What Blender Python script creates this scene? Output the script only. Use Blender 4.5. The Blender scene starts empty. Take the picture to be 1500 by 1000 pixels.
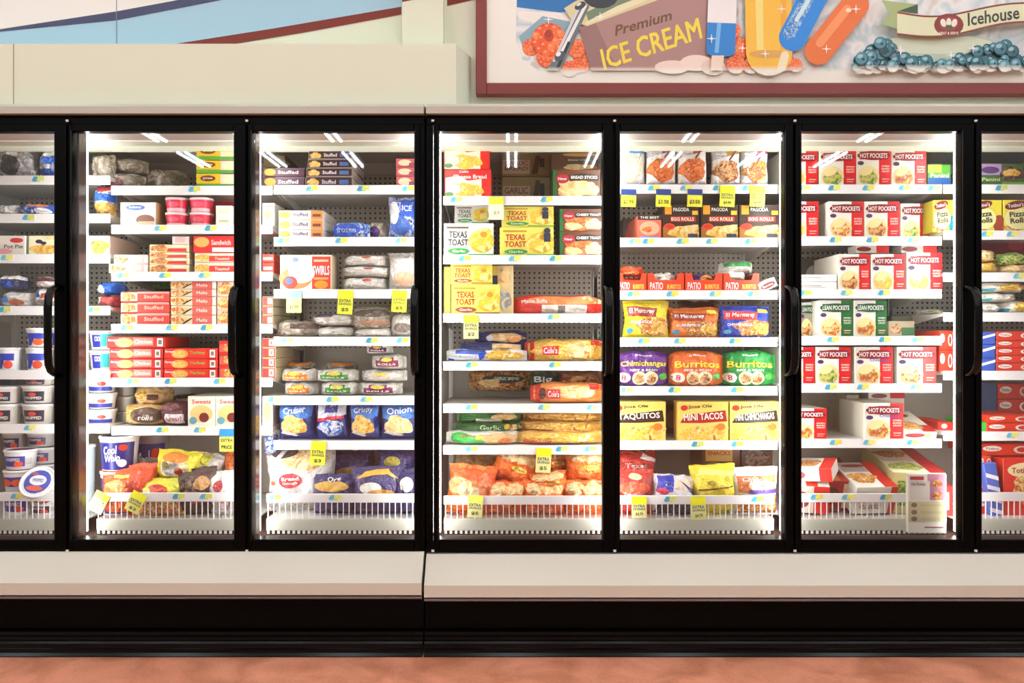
import bpy, bmesh, math, random
from mathutils import Vector, Matrix, noise

S = bpy.context.scene
COL = S.collection
F, D, HC = 1200.0, 3.5, 1.313          # focal length in pixels, camera distance and height


def X(px, y=0.0):
    return (px - 750) * (D + y) / F


def Z(py, y=0.0):
    return HC + (500 - py) * (D + y) / F


# ------------------------------------------------------------------ materials
def lin(c):
    c = c / 255.0
    return c / 12.92 if c <= 0.04045 else ((c + 0.055) / 1.055) ** 2.4


def rgb(h):
    h = h.lstrip('#')
    return tuple(min(.86, lin(int(h[i:i + 2], 16))) for i in (0, 2, 4)) + (1,)


MATS = {}
FOODS = {
    'gold': (['c88a28', 'e8b850', 'f4d080', 'b86c1c'], 30), 'bread': (['c9924e', 'e6c084', 'f0d8a4', 'a8682c'], 16),
    'roll': (['e0a860', 'f6d8a0', 'c47c38'], 12), 'pizza': (['e8b040', 'c8381c', 'f6dc90', '9c5018'], 42),
    'pocket': (['f0cc80', 'd89c40', 'a83c1c', 'f8e8b8'], 46), 'cheese': (['f6d860', 'e8a82c', 'fcecb0'], 40),
    'meat': (['7c3418', 'b0602c', 'e0b070', '5a2210'], 44), 'chicken': (['d8501c', 'f08838', 'b03414', 'f0a860'], 55),
    'rice': (['f0ead8', 'dcd4b8', 'fbf8ee'], 80), 'berry': (['e8581c', 'f89050', 'c83410', 'f8b078'], 60),
    'green': (['3c7c30', '78a848', 'd8c870', '2c5820'], 45), 'dark': (['2c1c18', '5c4030', '8c7058', '18100c'], 30),
    'silver': (['c0c0c4', '94949a', 'e8e8ea', '68686c'], 18), 'whitebag': (['e8e4dc', 'd0c8bc', 'faf8f4', 'beb4a8'], 18),
    'bluebag': (['1c48b0', '5c8cdc', 'f0f4fa', '143080'], 34), 'purple': (['2c2058', '4c4088', '1c1440', '8078b0'], 20),
    'greybag': (['a89c8c', '847868', 'c8bcaa', '6c6054'], 14), 'orangebag': (['f46c18', 'f05410', 'f89448', 'd84408'], 14),
    'toast': (['f4dc50', 'e4bc30', 'f8ec98', 'caa024'], 18), 'snack': (['c83820', 'f0d890', 'f0ece0', 'a02818'], 40),
    'icy': (['3c90dc', '1464c0', 'a8d8f4', '0c50b0'], 60), 'mist': (['e8ece8', 'b8ccd0', 'f4f4ee', 'd0c8c0'], 6),
}


def M(c, fin='paper', fade=None):
    key = (c, fin, fade)
    if key in MATS:
        return MATS[key]
    m = bpy.data.materials.new(f'{fin}_{c}')
    m.use_nodes = True
    nt = m.node_tree
    b = nt.nodes['Principled BSDF']
    L = nt.links.new
    if fin == 'paper':
        b.inputs['Roughness'].default_value = .42
    elif fin == 'matte':
        b.inputs['Roughness'].default_value = .8
    elif fin == 'film':
        b.inputs['Roughness'].default_value = .24
        b.inputs['Specular IOR Level'].default_value = .7
        tc = nt.nodes.new('ShaderNodeTexCoord'); n = nt.nodes.new('ShaderNodeTexNoise'); bp = nt.nodes.new('ShaderNodeBump')
        n.inputs['Scale'].default_value = 38; n.inputs['Detail'].default_value = 3; n.inputs['Distortion'].default_value = 1.2
        bp.inputs['Strength'].default_value = .9; bp.inputs['Distance'].default_value = .014
        L(tc.outputs['Object'], n.inputs['Vector']); L(n.outputs['Fac'], bp.inputs['Height']); L(bp.outputs[0], b.inputs['Normal'])
    elif fin == 'enamel':
        b.inputs['Roughness'].default_value = .28
    elif fin == 'gloss':
        b.inputs['Roughness'].default_value = .16
    elif fin == 'satin':
        b.inputs['Roughness'].default_value = .34
    elif fin == 'blackpaint':
        b.inputs['Roughness'].default_value = .32; b.inputs['Specular IOR Level'].default_value = .07
    elif fin == 'blackgloss':
        b.inputs['Roughness'].default_value = .2; b.inputs['Specular IOR Level'].default_value = .2
    elif fin == 'chrome':
        b.inputs['Metallic'].default_value = 1; b.inputs['Roughness'].default_value = .25
    out = None
    if c in FOODS:
        cols, sc = FOODS[c]
        tc = nt.nodes.new('ShaderNodeTexCoord'); n = nt.nodes.new('ShaderNodeTexNoise'); r = nt.nodes.new('ShaderNodeValToRGB')
        n.inputs['Scale'].default_value = sc; n.inputs['Detail'].default_value = 2.5; n.inputs['Distortion'].default_value = .9
        els = r.color_ramp.elements
        k = len(cols)
        for i, h in enumerate(cols):
            p = .33 + .34 * i / (k - 1)
            e = els[i] if i < 2 else els.new(p)
            e.position = p; e.color = rgb(h)
        L(tc.outputs['Object'], n.inputs['Vector']); L(n.outputs['Fac'], r.inputs['Fac'])
        out = r.outputs['Color']
        L(out, b.inputs['Base Color'])
    else:
        b.inputs['Base Color'].default_value = rgb(c)
    if fade:                                   # a print that runs out into white paper at its edge
        tc = nt.nodes.new('ShaderNodeTexCoord'); sp = nt.nodes.new('ShaderNodeSeparateXYZ'); mr = nt.nodes.new('ShaderNodeMapRange')
        mx = nt.nodes.new('ShaderNodeMix'); mx.data_type = 'RGBA'
        L(tc.outputs['Object'], sp.inputs[0]); L(sp.outputs['Z'], mr.inputs['Value'])
        mr.inputs['From Min'].default_value = fade[0]; mr.inputs['From Max'].default_value = fade[1]
        L(mr.outputs[0], mx.inputs['Factor'])
        mx.inputs[6].default_value = rgb('f4efe4')
        if out: L(out, mx.inputs[7])
        else: mx.inputs[7].default_value = rgb(c)
        L(mx.outputs[2], b.inputs['Base Color'])
    MATS[key] = m
    return m


def node_mat(name):
    m = bpy.data.materials.new(name); m.use_nodes = True
    return m, m.node_tree, m.node_tree.nodes['Principled BSDF']


def emit_mat(name, col, s):
    m = bpy.data.materials.new(name); m.use_nodes = True
    nt = m.node_tree; nt.nodes.clear()
    e = nt.nodes.new('ShaderNodeEmission'); o = nt.nodes.new('ShaderNodeOutputMaterial')
    e.inputs[0].default_value = col + (1,); e.inputs[1].default_value = s
    nt.links.new(e.outputs[0], o.inputs[0])
    return m


def glass_mat():
    m = bpy.data.materials.new('door_glass'); m.use_nodes = True
    nt = m.node_tree; nt.nodes.clear()
    o = nt.nodes.new('ShaderNodeOutputMaterial'); mx = nt.nodes.new('ShaderNodeMixShader')
    t = nt.nodes.new('ShaderNodeBsdfTransparent'); g = nt.nodes.new('ShaderNodeBsdfGlossy'); f = nt.nodes.new('ShaderNodeFresnel')
    t.inputs[0].default_value = (.97, .98, .975, 1); g.inputs['Roughness'].default_value = .004; f.inputs['IOR'].default_value = 1.5
    ge = nt.nodes.new('ShaderNodeNewGeometry'); mi = nt.nodes.new('ShaderNodeMix')          # same reflectance on both faces of the sheet
    mi.inputs[2].default_value = 1.5; mi.inputs[3].default_value = 1 / 1.5
    nt.links.new(ge.outputs['Backfacing'], mi.inputs[0]); nt.links.new(mi.outputs[0], f.inputs['IOR'])
    nt.links.new(f.outputs[0], mx.inputs[0]); nt.links.new(t.outputs[0], mx.inputs[1]); nt.links.new(g.outputs[0], mx.inputs[2])
    nt.links.new(mx.outputs[0], o.inputs[0])
    return m


# ------------------------------------------------------------------ mesh builder
class MB:
    def __init__(s):
        s.v = []; s.f = []; s.m = []; s.ms = []; s.sm = []

    def mi(s, m):
        if m not in s.ms: s.ms.append(m)
        return s.ms.index(m)

    def add(s, vs, fs, m, smooth=False):
        o = len(s.v); s.v += [tuple(v) for v in vs]; k = s.mi(m)
        for f in fs:
            s.f.append([o + i for i in f]); s.m.append(k); s.sm.append(smooth)

    def box(s, a, b, m, c=0.0):
        (x0, y0, z0), (x1, y1, z1) = a, b
        s.cbox(x0, y0, z0, x1, y1, z1, (m, m, m), c)

    def cbox(s, x0, y0, z0, x1, y1, z1, mm, c):      # mm: front/back, sides, top/bottom
        if c <= 0:
            V = [(x0, y0, z0), (x1, y0, z0), (x1, y1, z0), (x0, y1, z0), (x0, y0, z1), (x1, y0, z1), (x1, y1, z1), (x0, y1, z1)]
            s.add(V, [(0, 1, 5, 4), (2, 3, 7, 6)], mm[0]); s.add(V, [(1, 2, 6, 5), (3, 0, 4, 7)], mm[1]); s.add(V, [(4, 5, 6, 7), (3, 2, 1, 0)], mm[2])
            return
        P = {}
        V = []
        for ix, xx in enumerate((x0, x1)):
            for iy, yy in enumerate((y0, y1)):
                for iz, zz in enumerate((z0, z1)):
                    sx, sy, sz = (1, -1)[ix] * c, (1, -1)[iy] * c, (1, -1)[iz] * c
                    P[ix, iy, iz] = len(V)
                    V += [(xx, yy + sy, zz + sz), (xx + sx, yy, zz + sz), (xx + sx, yy + sy, zz)]
        X_ = lambda a, b, d: P[a, b, d]
        Y_ = lambda a, b, d: P[a, b, d] + 1
        Z_ = lambda a, b, d: P[a, b, d] + 2
        s.add(V, [(Y_(0, 0, 0), Y_(1, 0, 0), Y_(1, 0, 1), Y_(0, 0, 1)), (Y_(1, 1, 0), Y_(0, 1, 0), Y_(0, 1, 1), Y_(1, 1, 1))], mm[0])
        s.add(V, [(X_(1, 0, 0), X_(1, 1, 0), X_(1, 1, 1), X_(1, 0, 1)), (X_(0, 1, 0), X_(0, 0, 0), X_(0, 0, 1), X_(0, 1, 1))], mm[1])
        s.add(V, [(Z_(0, 0, 1), Z_(1, 0, 1), Z_(1, 1, 1), Z_(0, 1, 1)), (Z_(0, 1, 0), Z_(1, 1, 0), Z_(1, 0, 0), Z_(0, 0, 0))], mm[2])
        fs = []
        for a in (0, 1):
            for b in (0, 1):
                fs += [(X_(a, b, 0), X_(a, b, 1), Y_(a, b, 1), Y_(a, b, 0)), (X_(a, 0, b), X_(a, 1, b), Z_(a, 1, b), Z_(a, 0, b)), (Y_(0, a, b), Y_(1, a, b), Z_(1, a, b), Z_(0, a, b))]
                for d in (0, 1): fs.append((X_(a, b, d), Y_(a, b, d), Z_(a, b, d)))
        s.add(V, fs, mm[1])

    def prism(s, prof, x0, x1, m):                   # (y, z) outline swept along x
        n = len(prof)
        V = [(x0, y, z) for y, z in prof] + [(x1, y, z) for y, z in prof]
        s.add(V, [(i, (i + 1) % n, n + (i + 1) % n, n + i) for i in range(n)] + [list(range(n))[::-1], list(range(n, 2 * n))], m)

    def lathe(s, prof, m, n=36, cap=True):
        V = [(r * math.cos(2 * math.pi * k / n), r * math.sin(2 * math.pi * k / n), z) for r, z in prof for k in range(n)]
        fs = [(i * n + k, i * n + (k + 1) % n, (i + 1) * n + (k + 1) % n, (i + 1) * n + k) for i in range(len(prof) - 1) for k in range(n)]
        s.add(V, fs, m, True)
        if cap:
            j = len(prof) - 1
            s.add([V[k] for k in range(n)], [list(range(n))[::-1]], m); s.add([V[j * n + k] for k in range(n)], [list(range(n))], m)

    def tube(s, pts, r, m, n=10, ry=None):
        V = []
        pts = [Vector(p) for p in pts]
        up = Vector((1, 0, 0))
        for i, p in enumerate(pts):
            t = (pts[min(i + 1, len(pts) - 1)] - pts[max(i - 1, 0)]).normalized()
            a = up - t * up.dot(t); a = a.normalized() if a.length > 1e-4 else Vector((0, 0, 1)); b = t.cross(a)
            for k in range(n):
                an = 2 * math.pi * k / n
                V.append(p + a * (r * math.cos(an)) + b * ((ry or r) * math.sin(an)))
        fs = [(i * n + k, i * n + (k + 1) % n, (i + 1) * n + (k + 1) % n, (i + 1) * n + k) for i in range(len(pts) - 1) for k in range(n)]
        s.add(V, fs, m, True)
        e = len(V) - n
        s.add(V, [list(range(n))[::-1], list(range(e, e + n))], m)

    def build(s, name, parent=None, loc=(0, 0, 0), rot=(0, 0, 0)):
        me = bpy.data.meshes.new(name)
        used = {}
        # drop vertices no face uses
        nv = []; nf = []
        for f in s.f:
            g = []
            for i in f:
                if i not in used: used[i] = len(nv); nv.append(s.v[i])
                g.append(used[i])
            nf.append(g)
        me.from_pydata(nv, [], nf)
        for m in s.ms: me.materials.append(m)
        me.polygons.foreach_set('material_index', s.m)
        me.polygons.foreach_set('use_smooth', s.sm)
        me.update()
        o = bpy.data.objects.new(name, me); COL.objects.link(o)
        o.location = loc; o.rotation_euler = rot
        if parent: o.parent = parent
        return o


def empty(name, loc=(0, 0, 0), rot=(0, 0, 0)):
    o = bpy.data.objects.new(name, None); COL.objects.link(o); o.location = loc; o.rotation_euler = rot
    o.empty_display_size = .05
    return o


def tag(o, label, cat, group=None):
    o['label'] = label; o['category'] = cat
    if group: o['group'] = group
    return o


def struct(o):
    o['kind'] = 'structure'
    return o


# ------------------------------------------------------------------ printed art
TXT = {}


def text_tris(t, bold=.02):
    if (t, bold) in TXT: return TXT[t, bold]
    c = bpy.data.curves.new('t', 'FONT'); c.body = t; c.offset = 0 if 'M' in t else bold; c.resolution_u = 2; c.fill_mode = 'FRONT'
    o = bpy.data.objects.new('t', c)
    me = o.to_mesh(); me.calc_loop_triangles()
    vs = [(v.co.x, v.co.y) for v in me.vertices]
    tr = [tuple(q.vertices) for q in me.loop_triangles]
    o.to_mesh_clear(); bpy.data.objects.remove(o); bpy.data.curves.remove(c)
    if 'M' in t and bold:                              # thicken by overprinting
        n0 = len(vs); v0, t0 = list(vs), list(tr); vs, tr = [], []
        for k, (dx, dy) in enumerate(((-bold, -bold * .6), (bold, -bold * .6), (-bold, bold * .6), (bold, bold * .6), (0, 0))):
            vs += [(a + dx, b + dy, k) for a, b in v0]; tr += [tuple(q + k * n0 for q in f) for f in t0]
    xs = [v[0] for v in vs] or [0, 1]; ys = [v[1] for v in vs] or [0, 1]
    x0, x1, y0, y1 = min(xs), max(xs), min(ys), max(ys)
    vs = [((v[0] - x0) / (x1 - x0) - .5, (v[1] - y0) / (y1 - y0) - .5) + tuple(v[2:]) for v in vs]
    TXT[t, bold] = (vs, tr)
    return TXT[t, bold]


def shape_tris(a):
    k = a[0]
    if k == 'r':
        _, u0, v0, u1, v1, c = a[:6]
        return [(u0, v0), (u1, v0), (u1, v1), (u0, v1)], [(0, 1, 2), (0, 2, 3)], c
    if k == 'e':
        _, cx, cy, rx, ry, c = a[:6]
        rot = math.radians(a[6]) if len(a) > 6 else 0
        n = 18 if c not in FOODS else 30
        vs = [(cx, cy)]
        ph = cx * 37 + cy * 91 + rx * 50
        for i in range(n):
            a_ = 2 * math.pi * i / n
            j = 1 if c not in FOODS else 1 + .1 * math.sin(3 * a_ + ph) + .07 * math.sin(5 * a_ + 2 * ph) + .04 * math.sin(9 * a_ + 3 * ph)
            x, y = j * rx * math.cos(2 * math.pi * i / n), j * ry * math.sin(2 * math.pi * i / n)
            vs.append((cx + x * math.cos(rot) - y * math.sin(rot), cy + x * math.sin(rot) + y * math.cos(rot)))
        return vs, [(0, 1 + i, 1 + (i + 1) % n) for i in range(n)], c
    if k == 'p':                                        # simple polygon, ear clipped by blender
        from mathutils.geometry import tessellate_polygon
        pts = a[1]
        return list(pts), [tuple(t) for t in tessellate_polygon([[Vector((x, y, 0)) for x, y in pts]])], a[2]
    if k == 't':
        _, t, cx, cy, w, h, c = a[:7]
        rot = math.radians(a[7]) if len(a) > 7 else 0
        sh = a[8] if len(a) > 8 else 0
        asp = a[9] if len(a) > 9 else 1.0              # height over width of the face, so that a turn stays a turn
        vs, tr = text_tris(t)
        out = []
        for x, y, *lv in vs:
            x, y = x * w + y * h * sh * asp, y * h * asp
            x, y = x * math.cos(rot) - y * math.sin(rot), x * math.sin(rot) + y * math.cos(rot)
            out.append((cx + x, cy + y / asp) + tuple(lv))
        return out, tr, c


def tess(vs, tr, mx):
    vs = list(vs); mid = {}
    work = list(tr); done = []
    while work:
        t = work.pop()
        e = [((vs[t[i]][0] - vs[t[(i + 1) % 3]][0]) ** 2 + (vs[t[i]][1] - vs[t[(i + 1) % 3]][1]) ** 2, i) for i in range(3)]
        l, i = max(e)
        if l <= mx * mx or len(vs) > 6000: done.append(t); continue
        a, b, c = t[i], t[(i + 1) % 3], t[(i + 2) % 3]
        k = (min(a, b), max(a, b))
        if k not in mid:
            mid[k] = len(vs); vs.append(((vs[a][0] + vs[b][0]) / 2, (vs[a][1] + vs[b][1]) / 2) + tuple(vs[a][2:]))
        m = mid[k]
        work += [(a, m, c), (m, b, c)]
    return vs, done


def paint(mb, art, fn, fin='paper', mx=None, step=.0006, fade=None, lay0=1):
    for i, a in enumerate(art):
        vs, tr, c = shape_tris(a)
        if mx: vs, tr = tess(vs, tr, mx)
        mb.add([fn(q[0], q[1], (i + lay0) * step + (q[2] * 3e-5 if len(q) > 2 else 0)) for q in vs], tr, M(c, fin, fade), mx is not None)

LAMP, LED, AMB, EXPO = 16.0, 27.0, .36, 0.12
# ------------------------------------------------------------------ goods
def flip_ok(mb, n0):
    pass


def carton(w, h, d, base='f4ece0', art=(), side=None, top=None, edge=(), sideart=(), name='food_carton'):
    mb = MB()
    side = side or base; top = top or side
    mb.cbox(-w / 2, 0, 0, w / 2, d, h, (M(base), M(side), M(top)), min(.0022, h * .08))
    paint(mb, art, lambda u, v, o: ((u - .5) * w, -o, v * h))
    paint(mb, edge, lambda u, v, o: ((u - .5) * w, v * d, -o)) if edge else None
    if sideart:                                        # the end of the carton that faces +x and -x
        paint(mb, sideart, lambda u, v, o: (w / 2 + o, u * d, v * h))
        paint(mb, sideart, lambda u, v, o: (-w / 2 - o, (1 - u) * d, v * h))
    # folded end flap: a shallow lip along the top edge
    mb.box((-w * .46, d * .48, h), (w * .46, d * .52, h + .0008), M(side))
    return mb.build(name)


def bag(w, h, t, base, art=(), seed=0, seal='tb', crk=.010, back=None, p=2.6, name='food_bag', pinch=.18):
    mb = MB()
    rnd = seed * 7.31
    NU, NV = 26, 20

    def prof(u, v):
        m = .055
        if seal == 'tb': v2 = min(1, max(0, (v - m) / (1 - 2 * m))); u2 = u
        elif seal == 'lr': u2 = min(1, max(0, (u - m) / (1 - 2 * m))); v2 = v
        else: u2, v2 = u, v
        a = max(0, 1 - abs(2 * u2 - 1) ** p); b = max(0, 1 - abs(2 * v2 - 1) ** p)
        return (a * b) ** .5

    def pos(u, v, o, sgn=-1):
        pr = prof(u, v)
        x = (u - .5) * w; z = v * h
        if seal == 'tb': x *= 1 - pinch * .35 * math.sin(math.pi * v) + 0.02 * math.sin(v * 9 + rnd)
        else:
            k = 1 - pinch * 1.6 * abs(2 * u - 1) ** 4
            z = h * (.42 + (v - .42) * k)
        q = Vector((u * 3.1 + rnd, v * 2.6, sgn * 1.3 + rnd))
        cr = noise.noise(q * 1.7) * crk * 1.6 + noise.noise(q * 4.3) * crk * .8
        edge = min(u, 1 - u, v, 1 - v)
        z += noise.noise(Vector((u * 5 + rnd, sgn * 0, 2.2))) * crk * .9 * (1 if v > .5 else 0) * (v - .5) * 2
        y = sgn * (t / 2 * pr + cr * min(1, pr * 2) + .0012)
        n = -1 if sgn < 0 else 1
        return (x, y + n * o + t / 2, max(z, 0.0) if o == 0 else max(z, .0004))

    for sgn in (-1, 1):
        V = [pos(i / NU, j / NV, 0, sgn) for j in range(NV + 1) for i in range(NU + 1)]
        fs = []
        for j in range(NV):
            for i in range(NU):
                q = j * (NU + 1) + i
                f = (q, q + 1, q + NU + 2, q + NU + 1)
                fs.append(f if sgn < 0 else f[::-1])
        mb.add(V, fs, M(base if sgn < 0 or not back else back, 'film'), True)
    # side walls that close the bag's rim
    for (ua, va, ub, vb) in ((0, 0, 1, 0), (1, 0, 1, 1), (1, 1, 0, 1), (0, 1, 0, 0)):
        n = 20
        V = []
        for k in range(n + 1):
            u, v = ua + (ub - ua) * k / n, va + (vb - va) * k / n
            V += [pos(u, v, 0, -1), pos(u, v, 0, 1)]
        mb.add(V, [(2 * k, 2 * k + 1, 2 * k + 3, 2 * k + 2) for k in range(n)], M(base, 'film'), True)
    paint(mb, art, lambda u, v, o: pos(u, v, o + .0008), 'film', .05, .0007)
    return mb.build(name)


def tub(w, h, d=None, base='f4f2ee', lid='f6f4f0', art=(), name='food_tub', taper=.86, oval=1.0, rim=1.0, lidart=()):
    e = empty(name)
    r = w / 2
    lh = min(.012, h * .2)
    mb = MB()
    rb = r * .95 * taper
    prof = [(rb * .96, 0), (rb, .003), (r * .95, h - lh - .002), (r * .95, h - lh)]
    mb.lathe(prof, M(base, 'satin'))

    def mp(u, v, o):
        a = (u - .5) * math.radians(150)
        rr = rb + (r * .95 - rb) * v + o
        return (rr * math.sin(a), -rr * math.cos(a), v * (h - lh))
    paint(mb, art, mp, 'satin', .06)
    mb.build('tub_body', e)
    mb = MB()
    mb.lathe([(r * .93, h - lh), (r, h - lh), (r, h - lh * .25), (r * .97, h), (r * .9, h), (r * .87, h - lh * .35), (.001, h - lh * .35)], M(lid, 'satin'), cap=False)
    mb.add([(r * .86 * math.cos(2 * math.pi * k / 24), r * .86 * math.sin(2 * math.pi * k / 24), h - lh * .3) for k in range(24)], [list(range(24))], M(rim if isinstance(rim, str) else lid, 'satin'))
    paint(mb, lidart, lambda u, v, o: ((u - .5) * r * 1.6, (v - .5) * r * 1.6, h - lh * .3 + o))
    mb.build('lid', e)
    for c in e.children: c.scale = (1, oval, 1)
    return e


def tray(w, h, d, name='display_tray', word='PATIO', word2='BURRITOS', c='e8401c'):
    mb = MB()
    t = .003; m = M(c); n = 4
    # front wall dips in the middle, side walls rise
    pts = [(-w / 2, 0), (w / 2, 0), (w / 2, h), (w * .34, h), (w * .28, h * .62), (-w * .28, h * .62), (-w * .34, h), (-w / 2, h)]
    V = [(x, 0, z) for x, z in pts] + [(x, t, z) for x, z in pts]
    k = len(pts)
    mb.add(V, [list(range(k)), list(range(k, 2 * k))[::-1]] + [(i, k + i, k + (i + 1) % k, (i + 1) % k) for i in range(k)], m)
    mb.box((-w / 2, t, 0), (-w / 2 + t, d, h), m); mb.box((w / 2 - t, t, 0), (w / 2, d, h), m)
    mb.box((-w / 2 + t, t, 0), (w / 2 - t, d, t), m); mb.box((-w / 2 + t, d - t, t), (w / 2 - t, d, h), m)
    paint(mb, [('t', word, .24, .3, .36, .4, 'ffffff'), ('t', word2, .72, .26, .38, .26, 'f8e060')], lambda u, v, o: ((u - .5) * w, -o, v * h))
    return mb.build(name)


# ---- art for families of packages
def A_hp(food='pocket', word='HOT POCKETS', red='d8181c', logo='8c1018', extra=None, v2='f6dc9c'):
    a = [('r', .66, 0, 1, 1, red), ('r', 0, .93, .66, 1, 'fbf6ea'),
         ('e', .36, .26, .31, .26, 'f0d49a'), ('e', .36, .24, .25, .2, food), ('e', .3, .4, .2, .12, v2, 24),
         ('e', .5, .8, .47, .12, logo), ('r', .1, .7, .9, .9, logo), ('t', word, .5, .8, .78, .125, 'ffffff'),
         ('e', .13, .6, .09, .055, '4c3060'),
         ('t', 'OVEN', .83, .52, .22, .045, 'ffffff'), ('t', 'BAKED', .83, .45, .22, .045, 'ffe8c0'), ('t', 'CRUST', .83, .38, .22, .045, 'ffffff'),
         ('r', .73, .16, .93, .19, 'f0b0a0'), ('r', .73, .1, .9, .12, 'f0b0a0')]
    if extra: a += [('t', extra, .62, .65, .5, .08, '2848b0')]
    return a


def A_lean(food='pizza'):
    return A_hp(food, 'LEAN POCKETS', '1c6c30', '185828')


def A_toast(white=False, band='28a03c', w2='Garlic'):
    bg = 'f6f2e8' if white else 'f6e468'
    red = '20201c' if white else 'c02820'
    return [('r', 0, 0, 1, 1, bg), ('r', .06, .84, .5, .9, '605038' if white else 'c89820'),
            ('e', .76, .46, .25, .36, 'dcb430'), ('e', .76, .5, .25, .34, 'toast'), ('e', .8, .66, .07, .09, 'c89028'),
            ('t', 'TEXAS', .29, .66, .36, .2, red), ('t', 'TOAST', .29, .42, .4, .2, red),
            ('e', .3, .16, .22, .09, band), ('t', w2, .3, .16, .26, .08, 'ffffff'), ('r', .5, .03, 1, .07, band)]


def A_sticks(word='BREAD STICKS', food='bread'):
    return [('r', 0, 0, .08, 1, '206830'), ('r', .08, 0, 1, 1, '6c3c20'), ('e', .5, .34, .42, .3, food), ('e', .78, .3, .2, .24, 'roll'), ('e', .3, .2, .2, .17, 'roll'),
            ('e', .2, .68, .15, .17, 'a82c38'), ('t', 'New', .2, .68, .18, .1, 'ffffff'),
            ('p', [(.35, .58), (.62, .66), (.96, .6), (.98, .8), (.62, .88), (.36, .8)], '202018'), ('t', word, .66, .73, .56, .11, 'f8f4e8')]


def A_snack(c1='d82c20', food='snack', c2='f0dcb0', word='Pastry'):     # end of a flat carton in a stack
    return [('r', 0, 0, .42, 1, c2), ('e', .22, .5, .2, .42, food), ('r', .42, 0, 1, 1, c1), ('t', word, .66, .5, .36, .4, 'ffffff'), ('r', .9, .12, .98, .88, 'f4f0e8')]


def A_dark(c='38201c', word='Stuffed', gold='e09828'):
    return [('r', 0, 0, 1, 1, c), ('e', .14, .5, .16, .42, 'gold'), ('t', word, .5, .55, .36, .4, 'f0ece8'), ('r', .74, .3, .96, .75, '5070b0')]


def A_tyson(c='a82068', food='chicken'):
    return [('r', 0, .6, 1, 1, 'b8b4bc'), ('p', [(.4, 1), (.6, .5), (1, .4), (1, 1)], c), ('r', 0, .9, 1, 1, c), ('p', [(0, .62), (1, .8), (1, .55), (.5, .5), (0, .55)], 'f0ece8'), ('r', 0, .05, 1, .56, 'e8e4e0'), ('e', .5, .3, .49, .28, 'f8f4f0'), ('e', .5, .36, .46, .26, food),
            ('r', 0, 0, 1, .06, c), ('r', .06, .84, .5, .87, 'f4e8f0'), ('t', 'Style', .3, .76, .4, .07, 'ffffff'), ('t', 'Chicken', .36, .66, .5, .08, 'ffffff'),
            ('p', [(.55, .62), (.6, .6), (.98, .96), (.93, .98)], '701830')]


def A_pagoda():
    return [('r', 0, 0, 1, 1, '3a2010'), ('r', 0, .02, 1, .36, 'a86c20'), ('e', .6, .2, .42, .2, 'gold'), ('e', .75, .3, .26, .1, 'roll', 12), ('e', .18, .36, .15, .1, 'e04818'), ('e', .18, .37, .11, .065, 'c02c10'),
            ('r', .05, .72, .24, .98, 'e8a020'), ('r', .26, .78, .76, .94, '182010'), ('t', 'PAGODA', .5, .86, .44, .11, 'f8f4e8'),
            ('r', .2, .5, .9, .66, 'b02c18'), ('t', 'EGG ROLLS', .54, .58, .62, .1, 'f8ecd0'), ('r', .8, .7, .96, .82, 'f0b830'), ('r', .68, .04, .95, .15, '303848')]


def A_monte(bg='f0c820', w2='TAQUITOS', panel='d82820'):
    return [('r', 0, 0, 1, 1, bg), ('e', .64, .3, .36, .28, 'pocket'), ('e', .8, .26, .18, .2, 'gold'), ('p', [(.06, .58), (.7, .56), (.72, .8), (.06, .84)], '9c3018' if bg != '2038a8' else panel),
            ('t', 'El Monterey', .38, .7, .56, .16, 'fff8e8'), ('t', w2, .36, .42, .5, .08, 'ffffff'), ('r', .72, .78, .92, .9, 'f8d848'), ('e', .12, .2, .07, .07, '3c90c0')]


def A_burr(bg='58187c', w='Burritos'):
    return [('r', 0, 0, 1, 1, bg), ('t', 'El Monterey', .5, .86, .3, .07, 'ffffff'), ('t', w, .5, .63, .82, .2, 'f8e038'), ('t', 'BEEF & BEAN', .5, .46, .5, .06, 'ffffff'),
            ('e', .42, .24, .13, .19, 'f0dcb0'), ('e', .42, .22, .09, .12, 'meat'), ('e', .63, .24, .13, .19, 'f0dcb0'), ('e', .63, .22, .09, .12, 'meat'), ('e', .14, .24, .12, .15, 'f4ece0'), ('t', '8', .14, .24, .08, .16, 'c02020'), ('e', .86, .28, .09, .1, '48a030')]


def A_jose(w='TAQUITOS', w2=None, ban='a01c18'):
    a = [('r', 0, 0, 1, 1, 'f0d068'), ('e', .6, .22, .4, .22, 'gold'), ('e', .3, .16, .28, .14, 'cheese'), ('e', .85, .36, .09, .09, 'e87828'),
         ('p', [(.04, .46), (.14, .66), (.94, .78), (.97, .5), (.5, .46)], ban), ('t', w, .5, .62, .78, .17, 'fff8e0', 4), ('t', 'Jose Ole', .44, .87, .46, .1, '382010', 3), ('e', .12, .84, .07, .07, 'c83020')]
    if w2: a.append(('t', w2, .62, .44, .44, .07, 'f8e858', 3))
    return a


def A_pizza(c='1890a0'):
    return [('r', 0, 0, 1, 1, 'f4e040'), ('e', .3, .12, .3, .13, 'pizza'), ('e', .92, .25, .2, .28, c), ('e', .42, .42, .4, .34, 'f8f0a8'), ('e', .36, .84, .34, .13, '7c1418', 12), ('t', "Totino's", .36, .84, .5, .12, 'ffffff', 8),
            ('t', 'Pizza', .42, .56, .5, .17, '282018', 6), ('t', 'Rolls', .44, .36, .5, .17, '282018', 6)]


def A_coles(food='gold'):
    return [('r', 0, 0, .12, 1, 'c81c1c'), ('e', .55, .5, .42, .44, food), ('e', .4, .5, .12, .4, 'cheese'), ('e', .66, .5, .13, .42, 'bread'), ('r', .22, .3, .42, .68, 'd8201c'), ('t', "Cole's", .32, .5, .17, .26, 'ffffff'), ('r', .84, .74, 1, .96, 'c03020')]


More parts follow.
